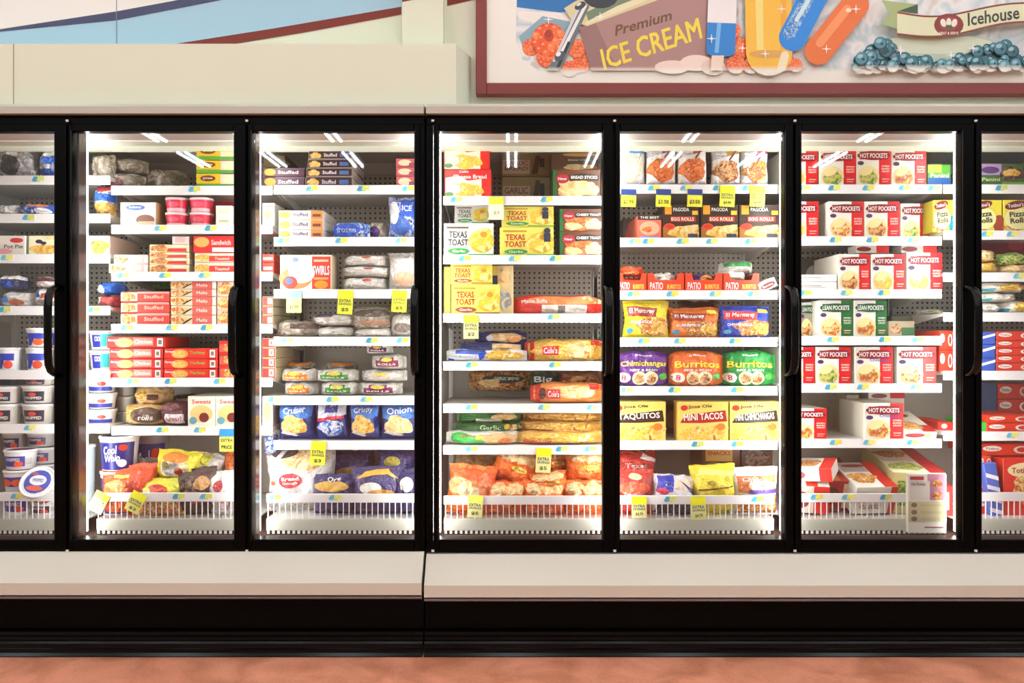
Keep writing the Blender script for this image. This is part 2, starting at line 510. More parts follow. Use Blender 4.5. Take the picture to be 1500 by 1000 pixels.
def A_rolls(c='e87820', w='ROLLS'):
    return [('r', .18, .2, .82, .62, c), ('r', .3, .52, .7, .8, c), ('e', .5, .66, .16, .14, 'f4d050'), ('t', w, .5, .36, .5, .13, 'fff4e0')]


def A_blue(food='gold', w='Fries'):
    return [('p', [(.06, .6), (.5, .5), (.94, .64), (.94, .96), (.06, .96)], '3c78c8'), ('t', w, .48, .8, .6, .17, 'ffffff', 6), ('e', .46, .4, .36, .26, food), ('p', [(.1, .2), (.5, .1), (.6, .14), (.2, .28)], 'f0f0f4')]


def A_orange(w='TEXAS'):
    return [('e', .3, .8, .24, .17, 'bread'), ('e', .7, .79, .24, .18, 'roll'), ('p', [(0, .34), (1, .34), (1, .62), (.7, .7), (.4, .6), (.1, .68), (0, .62)], 'f87014'), ('p', [(0, .9), (.5, .97), (1, .92), (1, 1), (0, 1)], 'f46c18'), ('e', .6, .52, .2, .07, 'f8e058'), ('t', w, .6, .52, .28, .07, '904010')]


def A_cool():
    return [('r', 0, .04, 1, .9, '1c2078'), ('t', 'Cool', .46, .66, .3, .26, 'ffffff', 8, .2), ('t', 'Whip', .5, .38, .36, .28, 'ffffff', 8, .2), ('e', .74, .74, .09, .1, 'e83818'), ('e', .72, .25, .1, .12, 'f4f0f0')]


def A_tubl(c='24307c', c2='e85030', w='WHIPPED'):
    return [('r', .2, .2, .8, .8, c), ('e', .64, .34, .12, .16, c2), ('t', w, .48, .6, .4, .2, 'ffffff'), ('r', .82, .3, .98, .7, 'c8c4c0')]


# ---- placing goods on shelves
ITEMS = []
ORD = ['first', 'second', 'third', 'fourth', 'fifth', 'sixth', 'seventh', 'eighth', 'ninth', 'tenth']
SHN = ['top shelf', 'second shelf', 'third shelf', 'fourth shelf', 'fifth shelf', 'sixth shelf', 'bottom bin']
# top pixel row of every shelf's price rail, bay by bay; the last is the bottom bin's
RAILS = {1: [257, 313, 372, 448, 542, 621, 721], 2: [272, 329, 398, 474.5, 553, 624, 721.5], 3: [271, 347, 423.5, 493, 579.5, 645, 723],
         4: [287, 373.5, 459, 529, 591, 652, 726], 5: [270, 348, 425, 494, 565.5, 645, 725.5], 6: [270, 346, 423.6, 492, 561.5, 642.5, 722.5],
         7: [270, 337.5, 399, 457.5, 543, 632, 721]}
SY, BY = .30, .20                                     # front of the shelves and of the bottom bin


def shelf_z(b, s):
    return Z(761.5, BY) + .006 if s == 7 else Z(RAILS[b][s - 1], SY) - .004


def put(b, s, kind, desc, cat, x0, y0, x1, y1=None, y=None, d=None, rz=0, ry=0, group=None, door=None, flat=False, dz=0, tip=0, **kw):
    if y is None: y = .32 if s < 7 else .235
    w = (x1 - x0) * (D + y) / F
    zb = shelf_z(b, s) if y1 is None else Z(y1, y)
    zt = Z(y0, y)
    h = max(.012, zt - zb)
    xc = X((x0 + x1) / 2, y)
    rx = 0
    if kind == 'c':
        if flat:                                       # lying on its back, face up; h is then the thickness
            L = d or .2
            o = carton(w, L, h, **kw); rx = -math.pi / 2 + math.radians(tip)
            zb += h
        else: o = carton(w, h, d or .28, **kw)
    elif kind == 'b':
        o = bag(w, h, d or min(.12, w * .45), **kw)
    elif kind == 't':
        o = tub(w, h, **kw); y += w / 2
    elif kind == 'y':
        o = tray(w, h, d or .3, **kw)
    if rz == 0 and not flat and kind in 'cb' and h < .3: rz = 1.1 * math.sin(x0 * 3.7 + y0 * 1.3)
    o.location = (xc, y, zb + dz); o.rotation_euler = (rx, math.radians(ry), math.radians(rz))
    o['category'] = cat
    if group: o['group'] = group
    ITEMS.append(dict(o=o, desc=desc, b=door or b, s=s, x=(x0 + x1) / 2, z=zt, cat=cat))
    return o
# ------------------------------------------------------------------ store shell
WHITE, CREAM = 'f0ece0', 'dfe5cf'
m_floor, nt, b = node_mat('sealed_terracotta_concrete')
tc = nt.nodes.new('ShaderNodeTexCoord'); n1 = nt.nodes.new('ShaderNodeTexNoise'); n2 = nt.nodes.new('ShaderNodeTexNoise'); r = nt.nodes.new('ShaderNodeValToRGB'); mx = nt.nodes.new('ShaderNodeMix')
n1.inputs['Scale'].default_value = 5; n1.inputs['Detail'].default_value = 6; n1.inputs['Distortion'].default_value = .6
n2.inputs['Scale'].default_value = 90; n2.inputs['Detail'].default_value = 3
r.color_ramp.elements[0].position = .32; r.color_ramp.elements[0].color = rgb('bc7658'); r.color_ramp.elements[1].position = .66; r.color_ramp.elements[1].color = rgb('ec9e80')
mx.data_type = 'RGBA'; mx.blend_type = 'OVERLAY'; mx.inputs[0].default_value = .35
nt.links.new(tc.outputs['Object'], n1.inputs['Vector']); nt.links.new(tc.outputs['Object'], n2.inputs['Vector']); nt.links.new(n1.outputs['Fac'], r.inputs['Fac'])
nt.links.new(r.outputs[0], mx.inputs[6]); nt.links.new(n2.outputs['Fac'], mx.inputs[7]); nt.links.new(mx.outputs[2], b.inputs['Base Color'])
b.inputs['Roughness'].default_value = .3
mb = MB(); mb.box((-9, -16, -.1), (9, 2.2, 0), m_floor); struct(mb.build('floor'))

YW = .22                                              # back wall above the cases
PW = lambda px, py, y=YW: (X(px, y), Z(py, y))
mb = MB()
mb.box((-9, YW, 2.2), (9, YW + .12, 5.3), M(CREAM, 'matte'))
def wallpoly(pts, c, k=1):
    paint(mb, [('p', [PW(*p) for p in pts], c)], lambda u, v, o: (u, YW - o, v), 'matte', lay0=k)
wallpoly([(-600, -500), (589, -500), (589, 10), (400, 42), (240, 68), (-600, 68)], 'a4ccdf', 1)   # light blue swoosh
wallpoly([(-600, -500), (589, -500), (589, -60), (325, -1), (170, 30), (0, 46), (-600, 66)], 'f2f0e8', 2)
wallpoly([(589, -100), (325, -9), (262, 0), (170, 17), (0, 43), (-600, 60), (-600, 66), (0, 46.5), (170, 30), (325, 0), (589, -60)], '484f6c', 3)
wallpoly([(240, 67), (400, 42), (588, 10), (588, 21.5), (450, 47), (330, 67)], '7c352c', 3)
wallpoly([(655, -3), (697, -10), (697, -1), (655, 9)], '7c352c', 3)
x = X(171, YW); mb.box((x - .0015, YW - .003, 2.4), (x + .0015, YW - .0005, 5.2), M('8090a0', 'matte'))
struct(mb.build('wall_back'))
mb = MB(); mb.box((-9, -16.2, 0), (9, -16, 5.3), M('b0a898', 'matte')); struct(mb.build('wall_front'))
mb = MB(); mb.box((-9, -16, 5.3), (9, 2.2, 5.4), M('d8d4c8', 'matte')); struct(mb.build('ceiling'))
mb = MB(); mb.box((X(589, .15), .15, 2.3), (X(649, .15), YW, 5.3), M(CREAM, 'matte'))
paint(mb, [('p', [(X(589, .15), Z(-6, .15)), (X(649, .15), Z(-18, .15)), (X(649, .15), Z(-8, .15)), (X(589, .15), Z(3, .15))], '7c352c')], lambda u, v, o: (u, .15 - o, v), 'matte')
struct(mb.build('pilaster'))
# boxed soffit over the cases, its end cut at an angle
mb = MB()
zt, zb_ = Z(64, .05), Z(157, .05)
xr0, xr1 = X(668, .05), X(690, YW)
xl = -9
V = [(xl, .05, zb_), (xr0, .05, zb_), (xr1, YW, zb_), (xl, YW, zb_), (xl, .05, zt), (xr0, .05, zt), (xr1, YW, zt), (xl, YW, zt)]
mb.add(V, [(0, 1, 5, 4), (1, 2, 6, 5), (4, 5, 6, 7), (3, 2, 1, 0), (0, 4, 7, 3), (2, 3, 7, 6)], M(CREAM, 'matte'))
x = X(20, .05); mb.box((x - .0012, .0475, zb_ + .01), (x + .0012, .0505, zt), M('a89c88', 'matte'))
struct(mb.build('soffit'))
m_lamp = emit_mat('fluorescent_tube', (.93, 1.0, 1.06), LAMP)
light_protos = {}
def ceiling_light(x, y, L, n):
    if L not in light_protos:
        e = empty('ceiling_light')
        mb = MB(); mb.box((-.16, -L / 2, .03), (.16, L / 2, .1), M('e8e8e4', 'satin'), .004); mb.build('housing', e)
        for s in (-.08, .08):
            mb = MB(); mb.tube([(s, -L / 2 + .02, 0), (s, L / 2 - .02, 0)], .032, m_lamp, 8); mb.build('tube', e)
        light_protos[L] = e
    else:
        src = light_protos[L]; e = src.copy(); COL.objects.link(e)
        for c in src.children:
            c2 = c.copy(); COL.objects.link(c2); c2.parent = e
    e.location = (x, y, 5.2)
    tag(e, 'twin tube fluorescent strip light under the store ceiling', 'ceiling light', 'fluorescent strips under the ceiling')
for i in range(9):
    for y, L in ((-1.6, 2.4), (-5.2, 2.4), (-8.4, 2.4), (-11.7, 1.4), (-14.0, 1.4)):
        ceiling_light(-6.8 + 1.7 * i, y, L, i)

# ------------------------------------------------------------------ printed wall sign
YS = .17
w_ = lambda px: X(px, YS); h_ = lambda py: Z(py, YS)
sign = empty('wall_sign', (w_(697), YS, h_(138)))
ox, oz = w_(697), h_(138)
R_ = 'a03028'
mb = MB()
W, H = w_(1830) - ox, h_(-330) - oz
fw = w_(713) - ox; fh = h_(121) - oz
MR = M('7c2c24', 'satin')
mb.box((0, 0, 0), (fw, YW - YS, H), MR, .003); mb.box((fw, 0, 0), (W, YW - YS, fh), MR, .003)
mb.box((W - fw, .0, fh), (W, YW - YS, H), MR, .003); mb.box((fw, 0, H - fh), (W - fw, YW - YS, H), MR, .003)
mb.build('sign_frame', sign)
mb = MB()
mb.box((fw, .012, fh), (W - fw, .02, H - fh), M('f4efe4', 'satin'))
FZ = (h_(104.5) - oz, h_(97) - oz)
def q(px, py): return (w_(px) - ox, h_(py) - oz)
lay = [0]
def sg(arts, fade=True):
    for a in arts:
        lay[0] += 1
        paint(mb, [a], lambda u, v, o: (u, .012 - .00004 * lay[0] - o, v), 'satin', None, 0, FZ if fade else None)
        if a[0] == 't': lay[0] += 4
def pl(pts, c): return ('p', [q(*p) for p in pts], c)
def el(px, py, rx, ry, c, rot=0):
    k = (D + YS) / F; a = q(px, py); return ('e', a[0], a[1], rx * k, ry * k, c, rot)
def tx(t, px, py, w, h, c, rot=0, sh=0):
    k = (D + YS) / F; a = q(px, py); return ('t', t, a[0], a[1], w * k, h * k, c, rot, sh)
random.seed(4)
sg([pl([(757, -320), (1790, -320), (1790, 103), (790, 103), (765, 85), (756, 60)], 'mist')])
sg([pl([(756, -320), (860, -320), (860, 8), (822, 17), (757, 9)], '1c70b4'), pl([(757, 14), (822, 17), (840, 30), (800, 36), (760, 26)], 'f0ece4'), pl([(760, 52), (795, 22), (835, 30), (840, 60), (765, 66)], '88a8b4')])
def rasp(cx, cy, r, c='berry'):
    o = [el(cx, cy, r, r, 'd8441c')]
    for ring, n in ((.78, 11), (.42, 6), (0, 1)):
        for i in range(n):
            a = 6.28 * i / n + ring * 3
            x_, y_ = cx + math.cos(a) * r * ring, cy + math.sin(a) * r * ring
            o += [el(x_, y_, r * .24, r * .24, random.choice(['f06c30', 'f4844c', 'e85c24'])), el(x_ - r * .06, y_ - r * .07, r * .09, r * .06, 'f8a478')]
    return o
sg(rasp(778, 68, 13) + rasp(852, 92, 14) + rasp(835, 100, 12) + rasp(845, 70, 14) + rasp(802, 82, 16) + rasp(804, 58, 25))
sg([el(804, 52, 7, 9, 'c43c14'), el(803, 49, 5, 6, 'a83010')])
# cardboard pint of ice cream, its lid and the scoop across it
sg([pl([(848, 40), (1040, -34), (1062, 60), (1070, 103), (866, 103)], 'a8827c'), pl([(848, 40), (866, 103), (905, 103), (872, 32)], '94706c'),
    pl([(838, 30), (826, 12), (842, 2), (1040, -90), (1056, -50), (1044, -30), (860, 38)], 'd8d0a0'), pl([(858, 18), (1040, -70), (1044, -36), (900, 14), (862, 30)], '70886c'),
    pl([(905, 8), (1030, -40), (1036, -36), (860, 36), (856, 33)], 'e8e0b8')])
sg([el(880, -6, 26, 18, '30343c'), el(874, -12, 14, 8, '88909c')])
sg([pl([(851, 4), (864, 8), (826, 92), (818, 103), (800, 103), (812, 84)], '687478'), pl([(856, 6), (860, 8), (822, 84), (817, 82)], 'eceeee'), pl([(848, 6), (852, 7), (813, 90), (809, 90)], 'd0d6d8'),
    pl([(832, 60), (836, 62), (819, 100), (814, 100)], '202c30'), el(820, 82, 9, 6, '485458', 40), el(818, 79, 4, 3, 'f8f8f8', 40), el(850, 8, 9, 5, '384448', 30), el(848, 6, 4, 2, 'e0e4e4', 30)])
sg([tx('Premium', 943, 33, 86, 15, '6c4c28', 16, .35), tx('ICE CREAM', 954, 64, 152, 31, 'f4d840', 18, .1)])
sg([el(985, 98, 26, 10, 'ecd4c8'), el(1020, 92, 24, 12, 'f0dcd0'), el(1045, 98, 18, 12, 'e8ccc0')])
def popsicle(pts, r, top, bot, split, stick=True):
    (x0, y0), (x1, y1) = pts
    L = math.hypot(x1 - x0, y1 - y0); dx, dy = (x1 - x0) / L, (y1 - y0) / L; nx, ny = -dy, dx
    def rect(a, b, s, c): return pl([(x0 + dx * a + nx * s, y0 + dy * a + ny * s), (x0 + dx * b + nx * s, y0 + dy * b + ny * s), (x0 + dx * b - nx * s, y0 + dy * b - ny * s), (x0 + dx * a - nx * s, y0 + dy * a - ny * s)], c)
    o = []
    if stick: o.append(rect(L, L + 26, 6, 'f0e0bc'))
    o += [rect(0, L * split, r, top), rect(L * split, L, r, bot), el(x1, y1, r * .0 + r, r * .28 if split else r, bot, -math.degrees(math.atan2(dy, dx)) + 90)]
    return o
sg(rasp(1085, 70, 16) + rasp(1078, 94, 14) + rasp(1100, 96, 12) + rasp(1152, 92, 12) + rasp(1165, 96, 10) + rasp(1072, 46, 12))
sg(popsicle(((1062, -120), (1055, 78)), 21, 'f0f2ee', '2080d0', .78, False) + [pl([(1050, 35), (1056, 35), (1052, 78), (1046, 78)], '70b8ec'), pl([(1054, -60), (1062, -60), (1058, 32), (1050, 32)], 'ffffff'), pl([(1042, 82), (1060, 82), (1058, 104), (1040, 104)], 'f4dcc8')])
sg(popsicle(((1122, -160), (1126, 78)), 34, 'f0bc38', 'f0bc38', 0) + [pl([(1104, -60), (1116, -60), (1118, 74), (1108, 74)], 'f8dc80'), pl([(1144, -60), (1150, -60), (1152, 74), (1142, 74)], 'e8a824'), el(1126, 80, 30, 6, 'd8a450')])
def capsule(x0, y0, x1, y1, r, c):
    L = math.hypot(x1 - x0, y1 - y0); nx, ny = -(y1 - y0) / L * r, (x1 - x0) / L * r
    return [pl([(x0 + nx, y0 + ny), (x1 + nx, y1 + ny), (x1 - nx, y1 - ny), (x0 - nx, y0 - ny)], c), el(x0, y0, r, r, c), el(x1, y1, r, r, c)]
sg(capsule(1149, 82, 1144, 100, 6, 'f4e4c0') + capsule(1210, -40, 1160, 56, 20, '1c84dc') + capsule(1196, -26, 1155, 50, 9, 'icy') + capsule(1184, 0, 1166, 30, 3, 'd0ecfc'))
sg(capsule(1252, 8, 1198, 76, 20, 'e0702c') + capsule(1240, 14, 1200, 64, 6, 'f09458') + [el(1242, 16, 4, 3, 'fce0c8')])
# blueberries
YT = [(1246, 90), (1258, 76), (1270, 64), (1285, 55), (1300, 60), (1315, 70), (1340, 82), (1380, 86), (1400, 78), (1430, 66), (1450, 58), (1475, 60), (1490, 72), (1505, 84)]
def interp(T, x):
    for (a, c), (d_, e_) in zip(T, T[1:]):
        if a <= x <= d_: return c + (e_ - c) * (x - a) / (d_ - a)
    return T[-1][1]
sg([el(1375, 74, 110, 22, 'b4c8b4'), el(1370, 66, 84, 14, 'd0dcc4')])
sg([pl([(x_, y_ + 7) for x_, y_ in YT] + [(1500, 103), (1250, 103)], '3c6c78')])
for i in range(120):
    px_ = random.uniform(1252, 1500); t_ = interp(YT, px_) + 9
    py_ = t_ + (random.random() ** .8) * max(2, 101 - t_)
    rr = random.uniform(6.0, 10.5)
    c_ = random.choice(['24606c', '2c7480', '3c7484', '5490a4', '1c4c58', '4c8898'])
    sg([el(px_, py_, rr, rr, '123440'), el(px_ - .6, py_ - .8, rr * .9, rr * .9, c_), el(px_ - rr * .25, py_ - rr * .35, rr * .45, rr * .3, '90bcc4', 20), el(px_ + rr * .2, py_ + rr * .1, rr * .22, rr * .2, '183c48')])
# ribbon banner
sg([pl([(1287, 4), (1340, 10), (1340, 24), (1311, 22), (1311, 46), (1286, 38), (1300, 26)], 'a0b478'), pl([(1311, 20), (1340, 10), (1340, 24)], '34502c')], False)
TC = [(1310, 20), (1335, 25), (1360, 27), (1385, 25), (1410, 20), (1440, 13), (1470, 8), (1500, 6.5), (1530, 8), (1570, 14)]
BC = [(1310, 54), (1335, 57.5), (1360, 58.5), (1385, 57), (1410, 52), (1440, 44), (1470, 38), (1500, 36.5), (1530, 38), (1570, 44)]
xs_ = [1310 + 5 * i for i in range(52)]
def sm(T, x): return (interp(T, max(1310, x - 10)) + interp(T, x) + interp(T, min(1569, x + 10))) / 3
up = [(x, sm(TC, x)) for x in xs_]; dn = [(x, sm(BC, x)) for x in xs_]
for i in range(51): sg([pl([up[i], up[i + 1], dn[i + 1], dn[i]], 'dce2ba')], False); lay[0] -= 1
lay[0] += 1
for T in (up, [(x, y - 2.6) for x, y in dn]):
    for i in range(51): sg([pl([T[i], T[i + 1], (T[i + 1][0], T[i + 1][1] + 2.6), (T[i][0], T[i][1] + 2.6)], '80261c')], False); lay[0] -= 1
    lay[0] += 1
sg([el(1385, 40, 21.5, 16.5, '80261c'), el(1385, 38, 14, 10, '94403a'), el(1377, 37, 4, 6, 'f0e8d8', 20), el(1385, 36, 3.6, 6, 'f0e8d8'), el(1393, 37, 4, 6, 'f0e8d8', -20), el(1385, 43, 5, 3, '2c6038'),
    tx('HEAT & SERVE', 1385, 52, 28, 4, 'f4ecdc'), tx('Icehouse', 1450, 27, 76, 19, '34302c', 8, .12)], False)
for (a, c) in ((803, 32), (878, 28), (1250, 17), (1207, 75), (1142, 17), (1040, 60), (1118, 82), (1315, 78), (1388, 84), (1420, 74), (1085, 74), (1314, 76)):
    sg([el(a, c, 7, .7, 'ffffff'), el(a, c, .7, 7, 'ffffff'), el(a, c, 2, 2, 'ffffff')], False)
mb.build('sign_panel', sign)
tag(sign, 'large printed wall sign with frozen treats and berries in a dark red frame', 'sign')

# ------------------------------------------------------------------ freezer cases
GAPS_L = [-165, 98, 361]; GAPS_R = [634, 900, 1164, 1429]
DOORS = {1: (-163.5, 96.5), 2: (99.5, 359.5), 3: (362.5, 615), 4: (635, 898.5), 5: (901.5, 1162.5), 6: (1165.5, 1427.5), 7: (1430.5, 1692)}
GLS = {1: (-155, 79), 2: (105, 342), 3: (369, 606.5), 4: (643, 882.5), 5: (908.5, 1149.5), 6: (1174.5, 1409), 7: (1438.5, 1673)}
YB = .86
BLACK = M('030303', 'blackpaint'); BLACKG = M('020202', 'blackgloss'); GLASS = glass_mat()
WM = M('ece9e2', 'enamel'); RAILM = M('f8f8f6', 'enamel'); BEIGE = M('b8b4a4', 'enamel'); LINER = M('c8c4ba', 'satin')
m_led = emit_mat('led_strip', (1.0, .98, .97), LED)
m_peg, nt, b = node_mat('perforated_white_panel')
tc = nt.nodes.new('ShaderNodeTexCoord'); sp = nt.nodes.new('ShaderNodeSeparateXYZ'); nt.links.new(tc.outputs['Object'], sp.inputs[0])
def mth(op, a, b_=None, c_=None):
    n = nt.nodes.new('ShaderNodeMath'); n.operation = op
    for i, q_ in enumerate((a, b_, c_)):
        if q_ is None: continue
        if isinstance(q_, (int, float)): n.inputs[i].default_value = q_
        else: nt.links.new(q_, n.inputs[i])
    return n.outputs[0]
fx = mth('SUBTRACT', mth('FRACT', mth('MULTIPLY', sp.outputs['X'], 1 / .0264)), .5); fz = mth('SUBTRACT', mth('FRACT', mth('MULTIPLY', sp.outputs['Z'], 1 / .0264)), .5)
rad = mth('SQRT', mth('ADD', mth('MULTIPLY', fx, fx), mth('MULTIPLY', fz, fz)))
hole = mth('MULTIPLY', mth('LESS_THAN', rad, .2), mth('GREATER_THAN', sp.outputs['Z'], Z(509, YB)))
mx = nt.nodes.new('ShaderNodeMix'); mx.data_type = 'RGBA'; mx.inputs[6].default_value = rgb('d6cfc2'); mx.inputs[7].default_value = rgb('282420')
nt.links.new(hole, mx.inputs[0]); nt.links.new(mx.outputs[2], b.inputs['Base Color']); b.inputs['Roughness'].default_value = .4

ZD0, ZD1 = Z(805), Z(181)                             # door edges
ZG0, ZG1 = Z(790), Z(192)
ZF0, ZF1 = Z(809), Z(166)                             # black face frame

LBL = {(1, 1): [56], (1, 2): [42], (1, 3): [10], (1, 4): [7, 138], (1, 6): [44], (1, 7): [25], (2, 1): [285], (2, 2): [235, 309], (2, 3): [181, 242, 300], (2, 4): [186, 252, 303], (2, 5): [195, 250, 322],
       (2, 6): [238, 293], (2, 7): [262, 302], (3, 1): [457, 532, 598], (3, 2): [416, 500, 588], (3, 3): [], (3, 4): [421, 545, 590], (3, 5): [402, 487, 537], (3, 6): [], (3, 7): [403, 491],
       (4, 1): [669, 801], (4, 2): [681, 754, 814], (4, 3): [811], (4, 4): [691, 813], (4, 5): [691, 797, 868], (4, 6): [691, 823, 865], (4, 7): [], (5, 1): [958, 1005, 1053, 1096], (5, 2): [930, 950, 1000, 1043, 1100],
       (5, 3): [928, 985, 1048, 1104], (5, 4): [943, 996, 1077], (5, 5): [918, 988, 1080], (5, 6): [1022, 1080], (5, 7): [982, 1110], (6, 1): [1177, 1222, 1272, 1325, 1368], (6, 2): [1224, 1278, 1338],
       (6, 3): [1180, 1240, 1295], (6, 4): [1220, 1296, 1345], (6, 5): [1217, 1264, 1342], (6, 6): [1224, 1273, 1337], (6, 7): [1196, 1242, 1298], (7, 1): [1467], (7, 2): [1446, 1483], (7, 3): [1493], (7, 6): [1483]}
# each bay's span at the shelf fronts
SPAN = {1: (X(-80, SY), X(161, SY)), 2: (X(163, SY), X(399, SY)), 3: (X(401, SY), X(609, SY)), 4: (X(649, SY), X(888, SY)), 5: (X(890, SY), X(1139, SY)), 6: (X(1141, SY), X(1379.5, SY)), 7: (X(1382, SY), X(1620, SY))}


def label_mesh(mb, xc, zt, y, k):
    w, h = .064, .03
    mb.box((xc - w / 2, y - .0012, zt - h), (xc + w / 2, y, zt), M('f4f4ee'))
    a, c = [('58b8d8', 'e8e050'), ('70c4dc', 'f0ec70'), ('40a8cc', 'd8e468')][k % 3]
    paint(mb, [('p', [(.02, .3), (.2, .95), (.46, .95), (.42, .2), (.2, .1)], a), ('r', .46, .3, .92, .95, c), ('r', .4, .12, .66, .3, 'b8d8a0'), ('r', .14, .55, .3, .62, '507080')], lambda u, v, o: (xc + (u - .5) * w, y - .0012 - o, zt - h + v * h), step=.0003)


def make_case(name, label, xl, xr, bays, gaps, ends, dz):
    c = empty(name, ((xl + xr) / 2, 0, 0)); cx = (xl + xr) / 2
    def bl(mb, nm, par=c): return mb.build(nm, par, (-cx, 0, 0) if par is c else (0, 0, 0))
    # carcass: back, end walls, roof, floor
    mb = MB()
    mb.box((xl, YB, .1), (xr, YB + .08, 2.3), WM); mb.box((xl, .1, 2.262), (xr, YB, 2.3), WM)
    for e_, s in ((xl, 1), (xr, -1)):
        a, b2 = (e_, e_ + .03) if s > 0 else (e_ - .03, e_)
        mb.box((a, .1, .1), (b2, YB, 2.262), LINER)
    mb.box((xl + .03, .1, .1), (xr - .03, YB, Z(777, .2) - .02), M('5c4a42', 'satin'))  # brown stands in for the store floor's reflection along the front
    bl(mb, 'cabinet_body')
    mb = MB(); mb.box((xl + .03, YB - .012, .4), (xr - .03, YB, 2.2), m_peg); bl(mb, 'back_panel')
    # header box inside, above the goods
    mb = MB(); mb.box((xl + .03, .172, Z(206.5, .172)), (xr - .03, .19, 2.262), WM, .004); mb.box((xl + .03, .19, 2.245), (xr - .03, .23, 2.262), LINER); bl(mb, 'air_duct')
    # black face frame and mullions
    mb = MB()
    mb.box((xl, .01, ZD1 - .003), (xr, .1, ZF1), BLACK, .003); mb.box((xl, .01, ZF0), (xr, .1, ZG0 - .006), BLACK, .003)
    mb.box((xl, .01, ZG0 - .006), (xl + .028, .1, ZD1 - .003), BLACK); mb.box((xr - .028, .01, ZG0 - .006), (xr, .1, ZD1 - .003), BLACK)
    bl(mb, 'face_frame')
    m_mul = M('54423a', 'gloss')
    for g in gaps:
        x = X(g)
        mb = MB(); mb.box((x - .021, .056, ZG0 - .006), (x + .021, .125, ZD1 - .003), m_mul, .003); bl(mb, 'mullion')
        mb = MB(); mb.box((x - .016, .125, Z(778, .14)), (x + .016, .15, Z(198, .14)), m_led, .004); bl(mb, 'light_strip')
    for e_, s in ends:
        x = e_ + s * .043
        mb = MB(); mb.box((x - .008, .115, Z(778, .14)), (x + .008, .14, Z(198, .14)), m_led, .003); bl(mb, 'light_strip')
    # cornice strip on top
    mb = MB(); zc0, zc1 = Z(166, -.02), Z(155.5, -.02)
    mb.prism([(-.02, zc0), (.1, zc0), (.1, zc1 + .012), (-.012, zc1 + .012), (-.02, zc1)], xl + .001, xr - .001, BEIGE); bl(mb, 'cornice')
    # sloped bumper and kick
    mb = MB(); zb0 = Z(810) + dz
    mb.prism([(.05, zb0), (0, zb0), (-.1, Z(856, -.1) + dz), (-.102, Z(873, -.1) + dz), (-.09, Z(875, -.1) + dz), (.05, Z(875, -.1) + dz)], xl + .0015, xr - .0015, M('cecabb', 'satin')); bl(mb, 'bumper')
    mb = MB(); mb.prism([(.02, Z(875.5, -.09) + dz), (-.09, Z(875.5, -.09) + dz), (-.094, Z(878, -.09) + dz), (-.085, Z(880, -.09) + dz), (.02, Z(880, -.09) + dz)], xl + .001, xr - .001, M('706460', 'satin')); bl(mb, 'bumper_strip')
    mb = MB(); mb.box((xl, -.03, .1), (xr, .1, Z(881, -.09)), BLACK); mb.box((xl, .0, .01), (xr, .8, .1), BLACK); bl(mb, 'kick_plate')
    mb = MB(); zz = lambda p: Z(p, -.09)
    mb.prism([(-.03, zz(929)), (-.05, zz(930)), (-.052, zz(935)), (-.058, zz(936.2)), (-.06, zz(939.5)), (-.06, zz(941)), (-.066, zz(942.2)), (-.07, zz(945)), (-.07, zz(951.5)), (-.079, zz(953)), (-.082, zz(957)), (-.094, .004), (-.094, .001), (-.0, .001), (0, zz(929))], xl, xr, BLACKG); bl(mb, 'base_moulding')
    # shelves
    for b_ in bays:
        x0, x1 = SPAN[b_]
        for s_ in range(1, 7):
            zt = Z(RAILS[b_][s_ - 1], SY); zb = zt - .0425
            mb = MB()
            mb.box((x0, SY + .004, zt - .018), (x1, YB - .05, zt - .004), WM)
            for xx in (x0 + .004, x1 - .004): mb.prism([(SY + .03, zt - .018), (YB - .05, zt - .018), (YB - .05, zt - .07), (YB - .2, zt - .06)], xx - .0025, xx + .0025, WM)
            sh = bl(mb, 'shelf')
            mb = MB(); mb.prism([(SY, zb), (SY + .004, zb), (SY + .004, zt - .003), (SY + .009, zt - .003), (SY + .009, zt), (SY, zt)], x0, x1, RAILM); mb.build('price_rail', sh)
            for k, px in enumerate(LBL.get((b_, s_), [])):
                mb = MB(); label_mesh(mb, X(px, SY), zt - .003, SY, k + s_ + b_); mb.build('price_label', sh)
        # bottom bin
        g0 = {1: -165, 2: 98, 3: 361, 4: 636, 5: 900, 6: 1164, 7: 1429}[b_]; g1 = {1: 98, 2: 361, 3: 616, 4: 900, 5: 1164, 6: 1429, 7: 1690}[b_]
        x0, x1 = X(g0) + .024, X(g1) - .024
        zt, zb = Z(RAILS[b_][6], BY), Z(RAILS[b_][6] + 13, BY)
        mb = MB()
        mb.box((x0, BY + .004, Z(761.5, BY)), (x1, YB - .03, Z(761.5, BY) + .006), WM); mb.box((x0, BY, Z(777, BY)), (x1, BY + .01, Z(761.5, BY) + .006), M('c2c1b2', 'enamel'), .002)
        bn = bl(mb, 'storage_bin')
        mb = MB(); mb.box((x0, BY, zb), (x1, BY + .008, zt), RAILM, .0015); mb.build('price_rail', bn)
        mb = MB(); n = int((x1 - x0) / .0262)
        for i in range(n + 1):
            x = x0 + .008 + i * (x1 - x0 - .016) / n; mb.box((x - .0019, BY + .0025, Z(762, BY)), (x + .0019, BY + .006, zb), RAILM)
        mb.build('wire_front', bn)
        mb = MB(); n = int((x1 - x0) / .0229)
        for i in range(n):
            x = x0 + .004 + i * (x1 - x0 - .008) / n; mb.box((x, BY, Z(781.5, BY)), (x + .011, BY + .006, Z(777, BY)), RAILM)
        mb.box((x0, BY + .006, Z(784, BY)), (x1, BY + .012, Z(777, BY)), M('28201c', 'satin'))
        mb.box((x0, .1, Z(786, BY)), (x1, BY + .006, Z(784, BY)), M('705448', 'enamel'))  # front strip, the store floor's reflection put into its brown
        mb.build('air_grille', bn)
        for k, px in enumerate(LBL.get((b_, 7), [])):
            mb = MB(); label_mesh(mb, X(px, BY), zt - .003, BY, k + b_); mb.build('price_label', bn)
